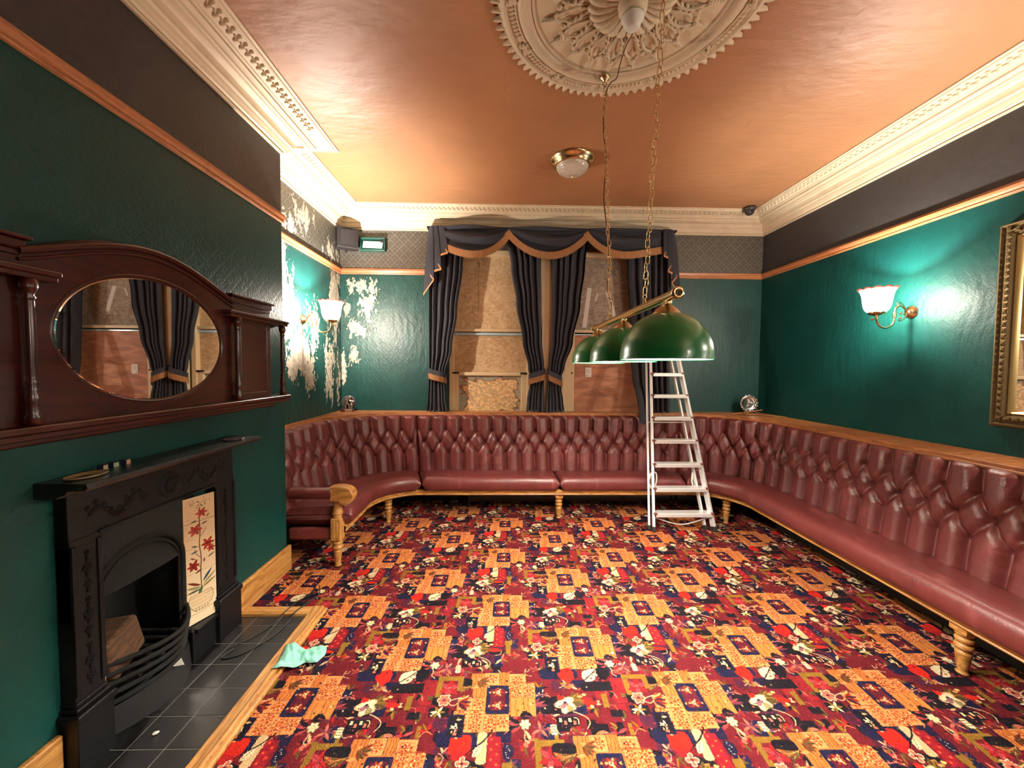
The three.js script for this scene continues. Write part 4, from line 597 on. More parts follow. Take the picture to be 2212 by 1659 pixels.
// ---- swagged pelmet
{
  const t = thing('swag_pelmet', 'dark grey swagged pelmet with gold fringe above both windows', 'pelmet'); const yT = 2.995, dP = D - 0.155;
  mesh('pelmet_board', box(-0.82, 1.87, yT - 0.012, yT + 0.006, D - 0.15, D - 0.062, 0.003), MAT.black, t);
  const swag = (xa, xb, e0, e1, sag, n) => {
    const hem = (u) => { const c = Math.pow(Math.max(0, 1 - (2 * u - 1) ** 2), 0.95); return mix(e0, e1, u) * (1 - c) + sag * c; };
    const f = (u, v) => { const h = hem(u), ripple = Math.sin(Math.pow(v, 0.8) * 4.4 * PI + 0.6 * Math.sin(u * 5 + n)) * (0.018 + 0.030 * Math.sin(PI * u)) * Math.sin(PI * clamp(u * 0.94 + 0.03)), belly = 0.075 * Math.sin(PI * u) * Math.sin(PI * (0.15 + 0.7 * v)); return [mix(xa, xb, u) + 0.01 * Math.sin(v * 9 + n) * (1 - Math.abs(2 * u - 1)), yT - h * v - 0.01 * Math.sin(v * 14 + u * 3) * Math.sin(PI * v), dP - belly - ripple - 0.012, u * 1.4, v * 0.6]; };
    const s = mesh('swag', grid(70, 60, f), MAT.curtain, t);
    mesh('fringe', grid(160, 4, (u, v) => { const q = f(u, 1), e = f(clamp(u + 0.01), 1), b = f(clamp(u - 0.01), 1), tx = e[0] - b[0], ty = e[1] - b[1], l = Math.hypot(tx, ty) || 1, o = mix(-0.008, 0.068 + 0.004 * Math.sin(u * 300), v); return [q[0] + (ty / l) * o * 0.75, q[1] - Math.max(0.5, Math.abs(tx / l)) * o, q[2] - 0.006 - 0.0025 * Math.sin(u * 340), u * 4, v]; }), MAT.fringe, s);
  };
  swag(-0.70, 0.055, 0.14, 0.03, 0.285, 0); swag(0.05, 0.895, 0.03, 0.04, 0.285, 1); swag(0.89, 1.70, 0.03, 0.19, 0.265, 2);
  const cascade = (F, side) => { const rows = 16, per = 6, n = F.length - 1; const P = (k, s, v, off) => { const a = F[k], b = F[k + 1], x = mix(a[0], b[0], s), d = mix(a[1], b[1], s), yb = mix(a[2], b[2], s), sp = Math.sin(s * PI) * 0.006; const tx = mix(a[3], b[3], s); return [mix(tx, x, Math.pow(v, 0.6)), mix(yT, yb, v), dP + mix(d * 0.6, d, v) - sp + off]; };
    const front = [], back = [], trim = []; for (let k = 0; k < n; k++) { front.push(grid(per, rows, (s, v) => { const q = P(k, s, v, -0.0012); return [...q, s * 0.2 + k * 0.2, v]; })); back.push(grid(per, rows, (s, v) => P(k, s, v, 0.0012))); trim.push(grid(per, 1, (s, v) => { const q = P(k, s, 1, -0.003); return [q[0], q[1] + 0.016 - v * 0.022, q[2]]; })); }
    const m = mesh('tail', front, MAT.curtain, t); mesh('lining', back, MAT.lining, m); mesh('trim', trim, MAT.lining, m); };
  cascade([[-0.86, 0.02, 2.275, -0.79], [-0.735, -0.045, 2.42, -0.75], [-0.80, -0.005, 2.50, -0.77], [-0.655, -0.055, 2.53, -0.71], [-0.745, -0.012, 2.66, -0.74], [-0.585, -0.06, 2.70, -0.64], [-0.66, -0.02, 2.80, -0.66]]);
  cascade([[1.93, 0.02, 2.27, 1.83], [1.80, -0.045, 2.42, 1.79], [1.875, -0.005, 2.50, 1.81], [1.75, -0.055, 2.54, 1.76], [1.83, -0.012, 2.66, 1.79], [1.70, -0.06, 2.70, 1.70], [1.76, -0.02, 2.80, 1.72]]);
}
// ================================================================ fireplace, hearth and overmantel
const FC = 1.788;
{
  const f = thing('fireplace', 'black cast iron fireplace with floral tile panels on the chimney breast', 'fireplace');
  const X0 = xC, XF = -1.528;
  const drop = (d, y0, y1, x) => { const out = []; const n = Math.round((y1 - y0) / 0.055); for (let k = 0; k < n; k++) { const y = mix(y0, y1, (k + 0.5) / n), s = 0.75 + 0.25 * Math.sin(k * 2.1); for (let q = 0; q < 5; q++) { const a = q / 5 * TAU + k; out.push(ball(x, y + Math.sin(a) * 0.012 * s, d + Math.cos(a) * 0.012 * s, 0.008 * s, 7, 5, 0.7, 1, 1)); } out.push(ball(x + 0.003, y, d, 0.006, 6, 5)); out.push(ball(x, y - 0.024, d, 0.007, 6, 5, 0.6, 1.8, 0.7)); } return out; };
  for (const [a, b] of [[1.372, 1.478], [2.062, 2.208]]) {
    const p = mesh('pilaster', [box(X0, XF, 0.22, 0.87, a, b, 0.005), box(X0, XF + 0.012, 0.245, 0.26, a - 0.008, b + 0.008, 0.006), box(X0, XF + 0.006, 0.266, 0.278, a - 0.003, b + 0.003, 0.005), box(X0, XF + 0.007, 0.30, 0.85, a, a + 0.018, 0.004), box(X0, XF + 0.007, 0.30, 0.85, b - 0.018, b, 0.004)], MAT.iron, f);
    mesh('plinth', [box(X0, XF + 0.018, 0.0, 0.215, a - 0.012, b + 0.012, 0.005), box(X0, XF + 0.026, 0.21, 0.242, a - 0.018, b + 0.018, 0.008)], MAT.iron, p); mesh('ornament', drop((a + b) / 2, 0.32, 0.84, XF + 0.003), MAT.iron, p);
  }
  const fr = mesh('frieze_panel', [box(X0, XF - 0.004, 0.86, 1.05, 1.372, 2.208, 0.006), box(X0, XF + 0.005, 0.862, 0.876, 1.47, 2.07, 0.004)], MAT.iron, f);
  const rou = lathe([[0, 0.008], [0.02, 0.012], [0.034, 0.006], [0.042, 0.002], [0.046, 0.010], [0.054, 0.010], [0.058, 0]], 28); rou.rotateZ(-PI / 2); rou.translate(XF - 0.004, 0.955, -FC);
  const face = []; for (let k = 0; k < 8; k++) { const a = k / 8 * TAU; face.push(ball(XF + 0.004, 0.955 + Math.sin(a) * 0.024, FC + Math.cos(a) * 0.024, 0.010, 7, 5, 0.6, 1, 1)); }
  mesh('roundel', [rou, ...face], MAT.iron, fr);
  for (const s of [-1, 1]) { const g = []; for (let k = 0; k < 16; k++) { const u = k / 15, d = FC + s * mix(0.12, 0.34, u), y = 0.935 + 0.028 * Math.sin(u * 9); g.push(ball(XF - 0.003, y, d, 0.013 - 0.005 * u, 7, 5, 0.5, 1, 1.3)); if (k % 2) g.push(ball(XF - 0.003, y + 0.022, d + 0.01 * s, 0.009, 6, 5, 0.5, 1.2, 1)); } mesh('scroll_ornament', g, MAT.iron, fr); }
  const shp = [[0, 1.045], [0.07, 1.045], [0.078, 1.055], [0.10, 1.06], [0.108, 1.072], [0.125, 1.074], [0.17, 1.076], [0.176, 1.084], [0.172, 1.092], [0, 1.094]];
  const sh = new THREE.Shape(); shp.forEach(([o, y], i) => i ? sh.lineTo(o, y) : sh.moveTo(o, y)); const sg = new THREE.ExtrudeGeometry(sh, { depth: 0.93, bevelEnabled: true, bevelSize: 0.004, bevelThickness: 0.004, bevelSegments: 2 }); sg.translate(X0, 0, -(FC + 0.465));
  mesh('mantel_shelf', [uvBox(sg)], M({ color: 0x0f0f12, roughness: 0.34, clearcoat: 0.4, clearcoatRoughness: 0.22, bumpMap: MAT.iron.bumpMap, bumpScale: 0.0006 }), f);
  // tiled cheeks: five printed tiles each
  const [c, g] = canvasOf(264, 1300);
  { g.fillStyle = '#e6cfa8'; g.fillRect(0, 0, 264, 1300); const S = 10;   // drawn as 26.4 x 130 units
    const st = (pts, col, w) => { g.strokeStyle = col; g.lineWidth = w; g.lineCap = 'round'; g.beginPath(); g.moveTo(...pts[0]); for (let i = 1; i < pts.length - 1; i++) g.quadraticCurveTo(pts[i][0], pts[i][1], (pts[i][0] + pts[i + 1][0]) / 2, (pts[i][1] + pts[i + 1][1]) / 2); g.lineTo(...pts[pts.length - 1]); g.stroke(); };
    const lf = (x, y, l, w, a, col) => { g.save(); g.translate(x, y); g.rotate(a); g.fillStyle = col; g.beginPath(); g.moveTo(0, 0); g.quadraticCurveTo(l * 0.4, -w, l, 0); g.quadraticCurveTo(l * 0.5, w * 0.8, 0, 0); g.fill(); g.strokeStyle = '#3a3226'; g.lineWidth = 2; g.stroke(); g.restore(); };
    const fl = (x, y, r, col) => { for (let k = 0; k < 6; k++) { const a = k / 6 * TAU; lf(x, y, r * (0.8 + 0.3 * rnd()), r * 0.45, a, col); } g.fillStyle = '#6d1410'; g.beginPath(); g.arc(x, y, r * 0.22, 0, TAU); g.fill(); };
    for (let k = 0; k < 26; k++) st([[rnd() * 264, 120 + rnd() * 1000], [rnd() * 264, 120 + rnd() * 1000]].map((p, i, a) => i ? [a[0][0] + 30 + rnd() * 30, a[0][1] + rnd() * 8 - 4] : p), 'rgba(120,100,70,0.5)', 2);
    st([[138, 960], [128, 800], [142, 640], [122, 500], [136, 380], [128, 240], [134, 120]], '#5a4630', 9); st([[134, 640], [100, 600], [86, 540]], '#5a4630', 5); st([[136, 420], [170, 380], [186, 350]], '#5a4630', 5); st([[132, 740], [96, 700], [90, 640]], '#6b2a22', 5);
    for (let k = 0; k < 46; k++) { const a = -PI / 2 + (rnd() - 0.5) * 2.2, r = 20 + rnd() * 90; g.fillStyle = '#5d5238'; g.beginPath(); g.arc(132 + Math.cos(a) * r, 130 + Math.sin(a) * r, 2.5 + rnd() * 3, 0, TAU); g.fill(); }
    fl(150, 180, 52, '#9c1d18'); fl(92, 345, 66, '#a5201a'); fl(196, 520, 66, '#a8241c'); fl(222, 580, 42, '#a8241c'); fl(72, 705, 62, '#8f1a16');
    for (const [x, y, l, w, a, q] of [[110, 245, 50, 14, 2.9, '#2d4a44'], [190, 240, 40, 12, -0.9, '#55643c'], [150, 300, 50, 15, -0.3, '#2b4d55'], [110, 520, 52, 17, 3.6, '#2d5a50'], [112, 560, 60, 16, 2.9, '#25505a'], [86, 640, 44, 12, 3.8, '#7a2a20'], [196, 670, 64, 15, -0.5, '#33606a'], [160, 700, 40, 14, -1.4, '#6a2018'], [140, 760, 60, 18, 2.6, '#6a2018'], [150, 900, 130, 26, -0.95, '#1f4b66'], [150, 930, 140, 20, -0.7, '#8a8a50'], [130, 930, 130, 24, 3.75, '#6a2a18'], [130, 950, 120, 24, 3.45, '#8a8a5a'], [140, 960, 130, 22, -0.45, '#77773f'], [126, 965, 110, 22, 3.1, '#4a5a48'], [140, 940, 90, 30, 1.9, '#3d5f46']]) lf(x, y, l, w, a, q);
    g.fillStyle = '#dcc59b'; g.strokeStyle = '#4a3f30'; g.lineWidth = 4; g.beginPath(); g.moveTo(44, 1010); g.bezierCurveTo(10, 1060, 40, 1150, 90, 1180); g.lineTo(180, 1180); g.bezierCurveTo(232, 1140, 250, 1060, 216, 1005); g.closePath(); g.fill(); g.stroke(); for (let k = 0; k < 4; k++) st([[40, 1030 + k * 36], [130, 1046 + k * 36], [222, 1024 + k * 36]], '#8a7a5c', 3); for (let k = 0; k < 5; k++) st([[88 + k * 24, 1150], [84 + k * 25, 1182]], '#4a3f30', 4); st([[20, 1200], [130, 1210], [250, 1180]], '#7a6a4c', 4);
    g.strokeStyle = '#4a3f30'; }
  const tileMat = M({ map: texOf(c), roughness: 0.14, clearcoat: 1, clearcoatRoughness: 0.08 });
  for (const s of [1, -1]) { const A = s > 0 ? [-1.588, 1.92] : [-1.640, 1.498], B = s > 0 ? [-1.536, 2.061] : [-1.536, 1.481]; const grp = new THREE.Group(); grp.name = 'tile_panel'; f.add(grp);
    for (let k = 0; k < 5; k++) { const y0 = 0.178 + k * 0.131, L = Math.hypot(B[0] - A[0], B[1] - A[1]), ang = Math.atan2(B[1] - A[1], B[0] - A[0]); let g = new RoundedBoxGeometry(L - 0.002, 0.1295, 0.008, 1, 0.0012); g = g.toNonIndexed(); const p = g.attributes.position, uv = g.attributes.uv; for (let i = 0; i < p.count; i++) uv.setXY(i, s > 0 ? p.getX(i) / L + 0.5 : 0.5 - p.getX(i) / L, (k + 0.5 + p.getY(i) / 0.131) / 5);
      g.rotateY(ang); g.translate((A[0] + B[0]) / 2, y0 + 0.065, -(A[1] + B[1]) / 2); const m = mesh('tile', g, tileMat, grp); } }
  // arched plate, hood, fire box
  const AC = 1.70, pl = new THREE.Shape(); pl.moveTo(1.488, 0.06); pl.lineTo(1.925, 0.06); pl.lineTo(1.925, 0.87); pl.lineTo(1.488, 0.87); pl.closePath(); const hole = new THREE.Path(); hole.moveTo(AC - 0.20, 0.1); hole.lineTo(AC - 0.20, 0.57); hole.absellipse(AC, 0.57, 0.20, 0.155, PI, 0, true, 0); hole.lineTo(AC + 0.20, 0.1); hole.closePath(); pl.holes.push(hole);
  const toWall = (g, x) => { const p = g.attributes.position; for (let i = 0; i < p.count; i++) { const d = p.getX(i), y = p.getY(i), o = p.getZ(i); p.setXYZ(i, x + o, y, -d); } const idx = g.index; g.computeVertexNormals(); return uvBox(g); };
  mesh('arched_plate', toWall(new THREE.ExtrudeGeometry(pl, { depth: 0.012, bevelEnabled: false, curveSegments: 24 }), -1.60), MAT.ironDust, f);
  const arc = []; for (let i = 0; i <= 30; i++) { const a = PI * i / 30; arc.push(V(-1.584, 0.57 + 0.166 * Math.sin(a), AC - 0.212 * Math.cos(a))); } arc.unshift(V(-1.584, 0.2, AC - 0.212)); arc.push(V(-1.584, 0.2, AC + 0.212));
  mesh('arch_moulding', [tube(arc, 0.011, 90, 8), tube(arc.map(p => new THREE.Vector3(p.x, p.y, p.z).lerp(V(-1.584, 0.5, AC), 0.11)), 0.006, 90, 8)], MAT.ironDust, f);
  mesh('hood', grid(24, 12, (u, v) => { const a = mix(0.02, PI - 0.02, u), r = 0.198, yTop = 0.57 + 0.153 * Math.sin(a), d = AC - r * Math.cos(a), yb = 0.57 + 0.02 * Math.sin(PI * u); return [-1.598 + 0.05 * Math.sin(PI * u) * Math.pow(v, 1.3), mix(yTop, yb, v), d]; }), MAT.ironDust, f);
  mesh('fire_box', [box(-1.86, -1.85, 0.02, 0.85, 1.50, 1.985, 0), box(-1.86, -1.60, 0.02, 0.85, 1.50, 1.51, 0), box(-1.86, -1.60, 0.02, 0.85, 1.975, 1.985, 0), box(-1.86, -1.60, 0.84, 0.858, 1.50, 1.985, 0), box(-1.86, -1.55, 0.02, 0.05, 1.50, 1.985, 0)], MAT.black, f);
  mesh('grate_floor', [0, 1, 2, 3, 4, 5].map(k => box(-1.80, -1.52, 0.19, 0.205, 1.60 + k * 0.055, 1.62 + k * 0.055, 0.004)), MAT.ironDust, f);
  for (let k = 0; k < 5; k++) { const y = 0.135 + k * 0.042, b = 0.09 + 0.012 * k; const pts = []; for (let i = 0; i <= 12; i++) { const t = i / 12; pts.push(V(-1.59 + b * Math.sin(PI * t), y, mix(1.50, 1.93, t))); } mesh('grate_bar', tube(pts, 0.010, 36, 7), MAT.ironDust, f); }
  mesh('base_ledge', [box(X0, -1.535, 0, 0.172, 1.90, 2.06, 0.004), box(X0, -1.52, 0.155, 0.175, 1.915, 2.06, 0.004)], MAT.iron, f);
  mesh('ash_front', grid(20, 6, (u, v) => [-1.585 + (0.115 - 0.03 * v) * Math.sin(PI * u), mix(0.012, 0.125, v), mix(1.475, 1.955, u)]), MAT.ironDust, f);
}
{ const g = new RoundedBoxGeometry(0.13, 0.165, 0.19, 3, 0.02); const p = g.attributes.position; for (let i = 0; i < p.count; i++) { const k = 1 + 0.08 * (noise2(p.getX(i) * 30 + 4, p.getY(i) * 30 + p.getZ(i) * 20) - 0.5); p.setXYZ(i, p.getX(i) * k, p.getY(i) * k, p.getZ(i) * k); } g.computeVertexNormals(); uvBox(g); const m = tag(mesh('firewood_block', g, MAT.log), 'brown block of firewood sitting in the grate', 'firewood'); m.rotation.set(0.2, 0.25, 0.05); m.position.set(-1.635, 0.315, -1.60); }
// ---- hearth: black glazed tiles inside an oak kerb
{
  const h = thing('hearth', 'black tiled hearth slab in front of the fireplace', 'hearth');
  mesh('mortar_bed', box(-1.58, -1.155, 0, 0.0125, 1.18, 2.262, 0), M({ color: 0x66625c, roughness: 0.9 }), h);
  const mats = [0x0c0d10, 0x101114, 0x0e0f12].map(c => M({ color: c, roughness: 0.24, clearcoat: 0.6, clearcoatRoughness: 0.22, bumpMap: MAT.iron.bumpMap, bumpScale: 0.0005 }));
  const tg = new RoundedBoxGeometry(0.1, 0.012, 0.1, 1, 0.0015);
  const xs = [-1.58, -1.447, -1.302, -1.155], ds = [1.18, 1.318, 1.463, 1.605, 1.749, 1.893, 2.038, 2.184, 2.262];
  for (let i = 0; i < 3; i++) for (let j = 0; j < ds.length - 1; j++) { if (i === 0 && ds[j] > 2.03 || i === 0 && ds[j] < 1.3) { } const m = mesh('hearth_tile', tg, mats[(i * 5 + j * 3) % 3], h), w = xs[i + 1] - xs[i] - 0.003, l = ds[j + 1] - ds[j] - 0.003; m.scale.set(w / 0.1, 1, l / 0.1); m.position.set((xs[i] + xs[i + 1]) / 2, 0.008 + rr(-0.0004, 0.0004), -(ds[j] + ds[j + 1]) / 2); }
  const k = thing('hearth_kerb', 'golden oak kerb edging the black hearth', 'kerb');
  mesh('long_rail', [box(-1.157, -1.098, 0, 0.03, 1.0, 2.34, 0.006, true), box(-1.10, -1.068, 0, 0.022, 1.0, 2.34, 0.009, true), box(-1.112, -1.09, 0.012, 0.035, 1.0, 2.34, 0.009, true)], MAT.oak, k);
  mesh('end_rail', [box(-1.552, -1.15, 0, 0.0298, 2.262, 2.338, 0.008)], MAT.oak, k);
}
// ---- overmantel with oval mirror
{
  const o = thing('overmantel', 'dark mahogany overmantel with an oval mirror above the fireplace', 'overmantel'); const c = 1.765, EY = 1.612, EA = 0.398, EB = 0.266, XP = -1.552;
  const outline = new THREE.Shape(); outline.moveTo(c - 0.84, 1.262); outline.lineTo(c + 0.84, 1.262); outline.lineTo(c + 0.84, 1.872); outline.lineTo(c + 0.49, 1.872); outline.bezierCurveTo(c + 0.40, 1.885, c + 0.30, 2.0, c, 2.003); outline.bezierCurveTo(c - 0.30, 2.0, c - 0.40, 1.885, c - 0.49, 1.872); outline.lineTo(c - 0.84, 1.872); outline.closePath();
  const hole = new THREE.Path(); hole.absellipse(c, EY, EA, EB, 0, TAU, true, 0); outline.holes.push(hole);
  const place = (g, x) => { const p = g.attributes.position; for (let i = 0; i < p.count; i++) { const d = p.getX(i), y = p.getY(i), q = p.getZ(i); p.setXYZ(i, x + q, y, -d); } g.computeVertexNormals(); return uvBox(g); };
  const eg = new THREE.ExtrudeGeometry(outline, { depth: 0.026, bevelEnabled: true, bevelSize: 0.004, bevelThickness: 0.004, bevelSegments: 2, curveSegments: 40 });
  mesh('back_panel', place(eg, xC + 0.004), MAT.mahogany, o);
  // crest moulding following the arch, oval bead, mirror glass
  const crest = []; for (let i = 0; i <= 40; i++) { const t = -1 + i / 20, a = Math.abs(t); const y = a > 0.98 ? 1.872 : 1.872 + 0.131 * Math.pow(Math.cos(a * PI / 2), 1.15); crest.push(V(XP + 0.006, y - 0.006, c + t * 0.49)); }
  mesh('crest_moulding', [tube(crest, 0.014, 80, 8), tube(crest.map(p => new THREE.Vector3(p.x, p.y - 0.03, p.z)), 0.006, 80, 6)], MAT.mahogany, o);
  const oval = []; for (let i = 0; i < 64; i++) { const a = i / 64 * TAU; oval.push(V(XP + 0.0, EY + (EB + 0.005) * Math.sin(a), c + (EA + 0.005) * Math.cos(a))); } mesh('oval_bead', tube(oval, 0.0075, 160, 8, true), MAT.mahogany, o);
  const face = grid(96, 1, (u, v) => { const a = u * TAU; return [xC + 0.029, EY + EB * 0.97 * v * Math.sin(a), c + EA * 0.97 * v * Math.cos(a)]; }), rimG = grid(128, 1, (u, v) => { const a = u * TAU, s = 0.97 + 0.03 * v; return [xC + 0.029 - 0.003 * v, EY + EB * s * Math.sin(a), c + EA * s * Math.cos(a)]; });
  const mg = mesh('mirror_glass', face, MAT.mirror, o); mg.userData.label = 'oval mirror glass'; mesh('bevelled_edge', rimG, MAT.mirror, mg);
  for (const s of [-1, 1]) {
    const d = (q) => c + s * q, lo = Math.min(d(0.46), d(0.86)), hi = Math.max(d(0.46), d(0.86));
    mesh('cornice_moulding', [box(xC, XP + 0.016, 1.866, 1.902, Math.min(d(0.47), d(0.855)), Math.max(d(0.47), d(0.855)), 0.01), box(xC, XP + 0.008, 1.846, 1.868, Math.min(d(0.48), d(0.845)), Math.max(d(0.48), d(0.845)), 0.006), box(xC, XP + 0.026, 1.900, 1.912, Math.min(d(0.46), d(0.865)), Math.max(d(0.46), d(0.865)), 0.004)], MAT.mahogany, o);
    mesh('raised_panel', [box(XP - 0.004, XP + 0.006, 1.335, 1.76, Math.min(d(0.55), d(0.80)), Math.max(d(0.55), d(0.80)), 0.006)], MAT.mahogany, o);
    mesh('panel_bead', [tube([V(XP + 0.004, 1.335, d(0.80)), V(XP + 0.004, 1.76, d(0.80))], 0.005, 6, 6)], MAT.mahogany, o);
    mesh('small_shelf', [box(xC, -1.497, 1.792, 1.812, Math.min(d(0.405), d(0.985)), Math.max(d(0.405), d(0.985)), 0.007), box(xC, -1.503, 1.775, 1.793, Math.min(d(0.415), d(0.975)), Math.max(d(0.415), d(0.975)), 0.004)], MAT.mahogany, o);
    const col = lathe([[0, 0], [0.022, 0], [0.022, 0.03], [0.016, 0.036], [0.02, 0.045], [0.015, 0.055], [0.019, 0.07], [0.0195, 0.10], [0.013, 0.112], [0.017, 0.12], [0.012, 0.13], [0.0165, 0.138], [0.012, 0.15], [0.0125, 0.16], [0.0145, 0.26], [0.013, 0.40], [0.012, 0.405], [0.017, 0.412], [0.012, 0.42], [0.017, 0.43], [0.02, 0.44], [0.022, 0.445], [0.022, 0.472], [0, 0.472]], 18);
    for (const q of [0.485, 0.935]) { const m = mesh('turned_column', col, MAT.mahogany, o); m.position.set(-1.522, 1.303, -d(q)); }
  }
  mesh('base_shelf', [box(xC, -1.493, 1.276, 1.302, c - 0.995, c + 0.995, 0.010), box(xC, -1.503, 1.256, 1.278, c - 0.985, c + 0.985, 0.006), box(xC, -1.54, 1.232, 1.258, c - 0.86, c + 0.86, 0.010)], MAT.mahogany, o);
}
// ================================================================ ceiling rose and fittings
{
  const RX = 0.57, RD = 1.775, R = 0.648;
  const t = thing('ceiling_rose', 'large cream plaster ceiling rose with toothed leaf border', 'ceiling rose', [RX, HC, RD]);   // local y down from the ceiling
  const base = lathe([[0, -0.022], [0.10, -0.024], [0.34, -0.02], [0.43, -0.018], [0.452, -0.02], [0.462, -0.034], [0.478, -0.042], [0.50, -0.042], [0.512, -0.03], [0.522, -0.026], [0.565, -0.026], [0.572, -0.034], [0.582, -0.036], [0.592, -0.03], [0.598, -0.022], [0.604, -0.012], [0.606, 0.0]].reverse(), 120);
  mesh('disc', base, MAT.plaster, t);
  const ringOf = (r, y, tr) => { const g = new THREE.TorusGeometry(r, tr, 8, 120); g.rotateX(PI / 2); g.translate(0, y, 0); return g; };
  mesh('moulded_ring', [ringOf(0.447, -0.022, 0.006), ringOf(0.527, -0.028, 0.005), ringOf(0.60, -0.016, 0.006)], MAT.plaster, t);
  const put = (name, g, n, ph = 0) => { for (let k = 0; k < n; k++) { const m = mesh(name, g, MAT.plaster, t); m.rotation.y = (k + ph) / n * TAU; } };
  // border leaves, each with a raised midrib
  const bl = grid(8, 6, (u, v) => { const r = mix(0.585, R, v), w = 0.0235 * Math.pow(1 - v, 0.42) * (v < 0.5 ? 1 : 1.0), s = u * 2 - 1; return [r, -0.006 - 0.018 * (1 - s * s) * (1 - v * 0.65) - 0.004, s * w + 0.0]; }); put('border_leaf', bl, 82);
  const bead = ball(0.590, -0.022, 0, 0.007, 7, 5); { const gs = []; for (let k = 0; k < 120; k++) { const a = k / 120 * TAU; gs.push(ball(0.5905 * Math.cos(a), -0.024, 0.5905 * Math.sin(a), 0.0065, 6, 4)); } const b = mesh('bead_row', gs, MAT.plaster, t); b.userData.kind = 'stuff'; }
  // egg and dart between the rings, with paired leaves
  { const gs = []; for (let k = 0; k < 156; k++) { if (k % 13 > 10) continue; const a = k / 156 * TAU; const e = new THREE.SphereGeometry(1, 7, 5); e.scale(0.014, 0.008, 0.0075); e.rotateY(-a); e.translate(0.546 * Math.cos(a), -0.028, 0.546 * Math.sin(a)); gs.push(e); } const b = mesh('egg_row', gs, MAT.plaster, t); b.userData.kind = 'stuff'; }
  { const gs = []; for (const s of [-1, 1]) for (let q = 0; q < 3; q++) { const e = new THREE.SphereGeometry(1, 8, 6); e.scale(0.022 - q * 0.003, 0.012, 0.010); e.rotateY(s * (0.5 + q * 0.5)); e.translate(0.546 + (q - 1) * 0.012, -0.030, s * (0.014 + q * 0.005)); gs.push(e); } gs.push(ball(0.546, -0.036, 0, 0.011)); const pg = join(gs); put('acanthus_clip', pg, 12, 0.96); }
  // gadrooned centre: swelling petals
  const petal = grid(10, 12, (u, v) => { const r = mix(0.055, 0.20, v), w = 0.0065 + 0.019 * Math.pow(v, 0.9) * Math.sqrt(Math.max(0, 1 - Math.pow(v, 9))), s = u * 2 - 1; return [r, -0.03 - 0.034 * Math.sqrt(Math.max(0, 1 - s * s)) * (0.6 + 0.5 * Math.sin(PI * Math.min(1, v * 0.9 + 0.06))) * (1 - Math.pow(v, 10)), s * w]; }); put('petal', petal, 24);
  const boss = lathe([[0.0, -0.112], [0.03, -0.11], [0.052, -0.098], [0.062, -0.08], [0.060, -0.062], [0.068, -0.05], [0.07, -0.03]], 36); mesh('boss', boss, MAT.plaster, t);
  // outer leaves: a looped stem carrying an acorn, and a veined leaf between
  const stem = join([tube([new THREE.Vector3(0.195, -0.026, -0.006), new THREE.Vector3(0.24, -0.034, -0.030), new THREE.Vector3(0.29, -0.036, -0.032), new THREE.Vector3(0.335, -0.03, -0.014), new THREE.Vector3(0.365, -0.026, -0.002)], 0.006, 24, 6), tube([new THREE.Vector3(0.195, -0.026, 0.006), new THREE.Vector3(0.24, -0.032, 0.026), new THREE.Vector3(0.285, -0.034, 0.030), new THREE.Vector3(0.315, -0.03, 0.022)], 0.0045, 20, 6)]);
  put('looped_stem', stem, 20);
  const ac = []; for (let k = 0; k < 5; k++) { const e = new THREE.SphereGeometry(1, 8, 6); e.scale(0.0125, 0.012 - k * 0.0013, 0.0145 - k * 0.0021); e.translate(0.355 + k * 0.0135, -0.034 + k * 0.001, 0); ac.push(e); } for (const s of [-1, 1]) { const e = new THREE.SphereGeometry(1, 7, 5); e.scale(0.016, 0.010, 0.008); e.rotateY(s * 0.7); e.translate(0.345, -0.030, s * 0.016); ac.push(e); } put('acorn', join(ac), 20);
  const lf = []; for (let q = 0; q < 3; q++) for (const s of [-1, 1]) { const e = new THREE.SphereGeometry(1, 7, 5); e.scale(0.021 - q * 0.003, 0.011, 0.009); e.rotateY(s * (0.75 - q * 0.12)); e.translate(0.232 + q * 0.03, -0.027, s * (0.014 - q * 0.003)); lf.push(e); } { const e = new THREE.SphereGeometry(1, 8, 6); e.scale(0.06, 0.008, 0.006); e.translate(0.262, -0.027, 0); lf.push(e); lf.push(ball(0.325, -0.03, 0, 0.012)); } put('acanthus_leaf', join(lf), 20, 0.5);
  const fan = grid(6, 8, (u, v) => { const s = u * 2 - 1, r = mix(0.285, 0.375, v); return [r, -0.02 - 0.009 * (1 - s * s) * Math.sin(PI * v) - 0.002 * Math.cos(s * 14), s * 0.034 * Math.sqrt(Math.sin(PI * clamp(v * 0.92 + 0.04)))]; }); put('fan_leaf', fan, 20, 0.0);
  // plastic ceiling pendant cap
  mesh('pendant_cap', lathe([[0.0, -0.162], [0.02, -0.162], [0.03, -0.154], [0.042, -0.13], [0.05, -0.115], [0.05, -0.108], [0, -0.108]], 32), MAT.white, t).userData.label = 'white plastic flex cap';
}
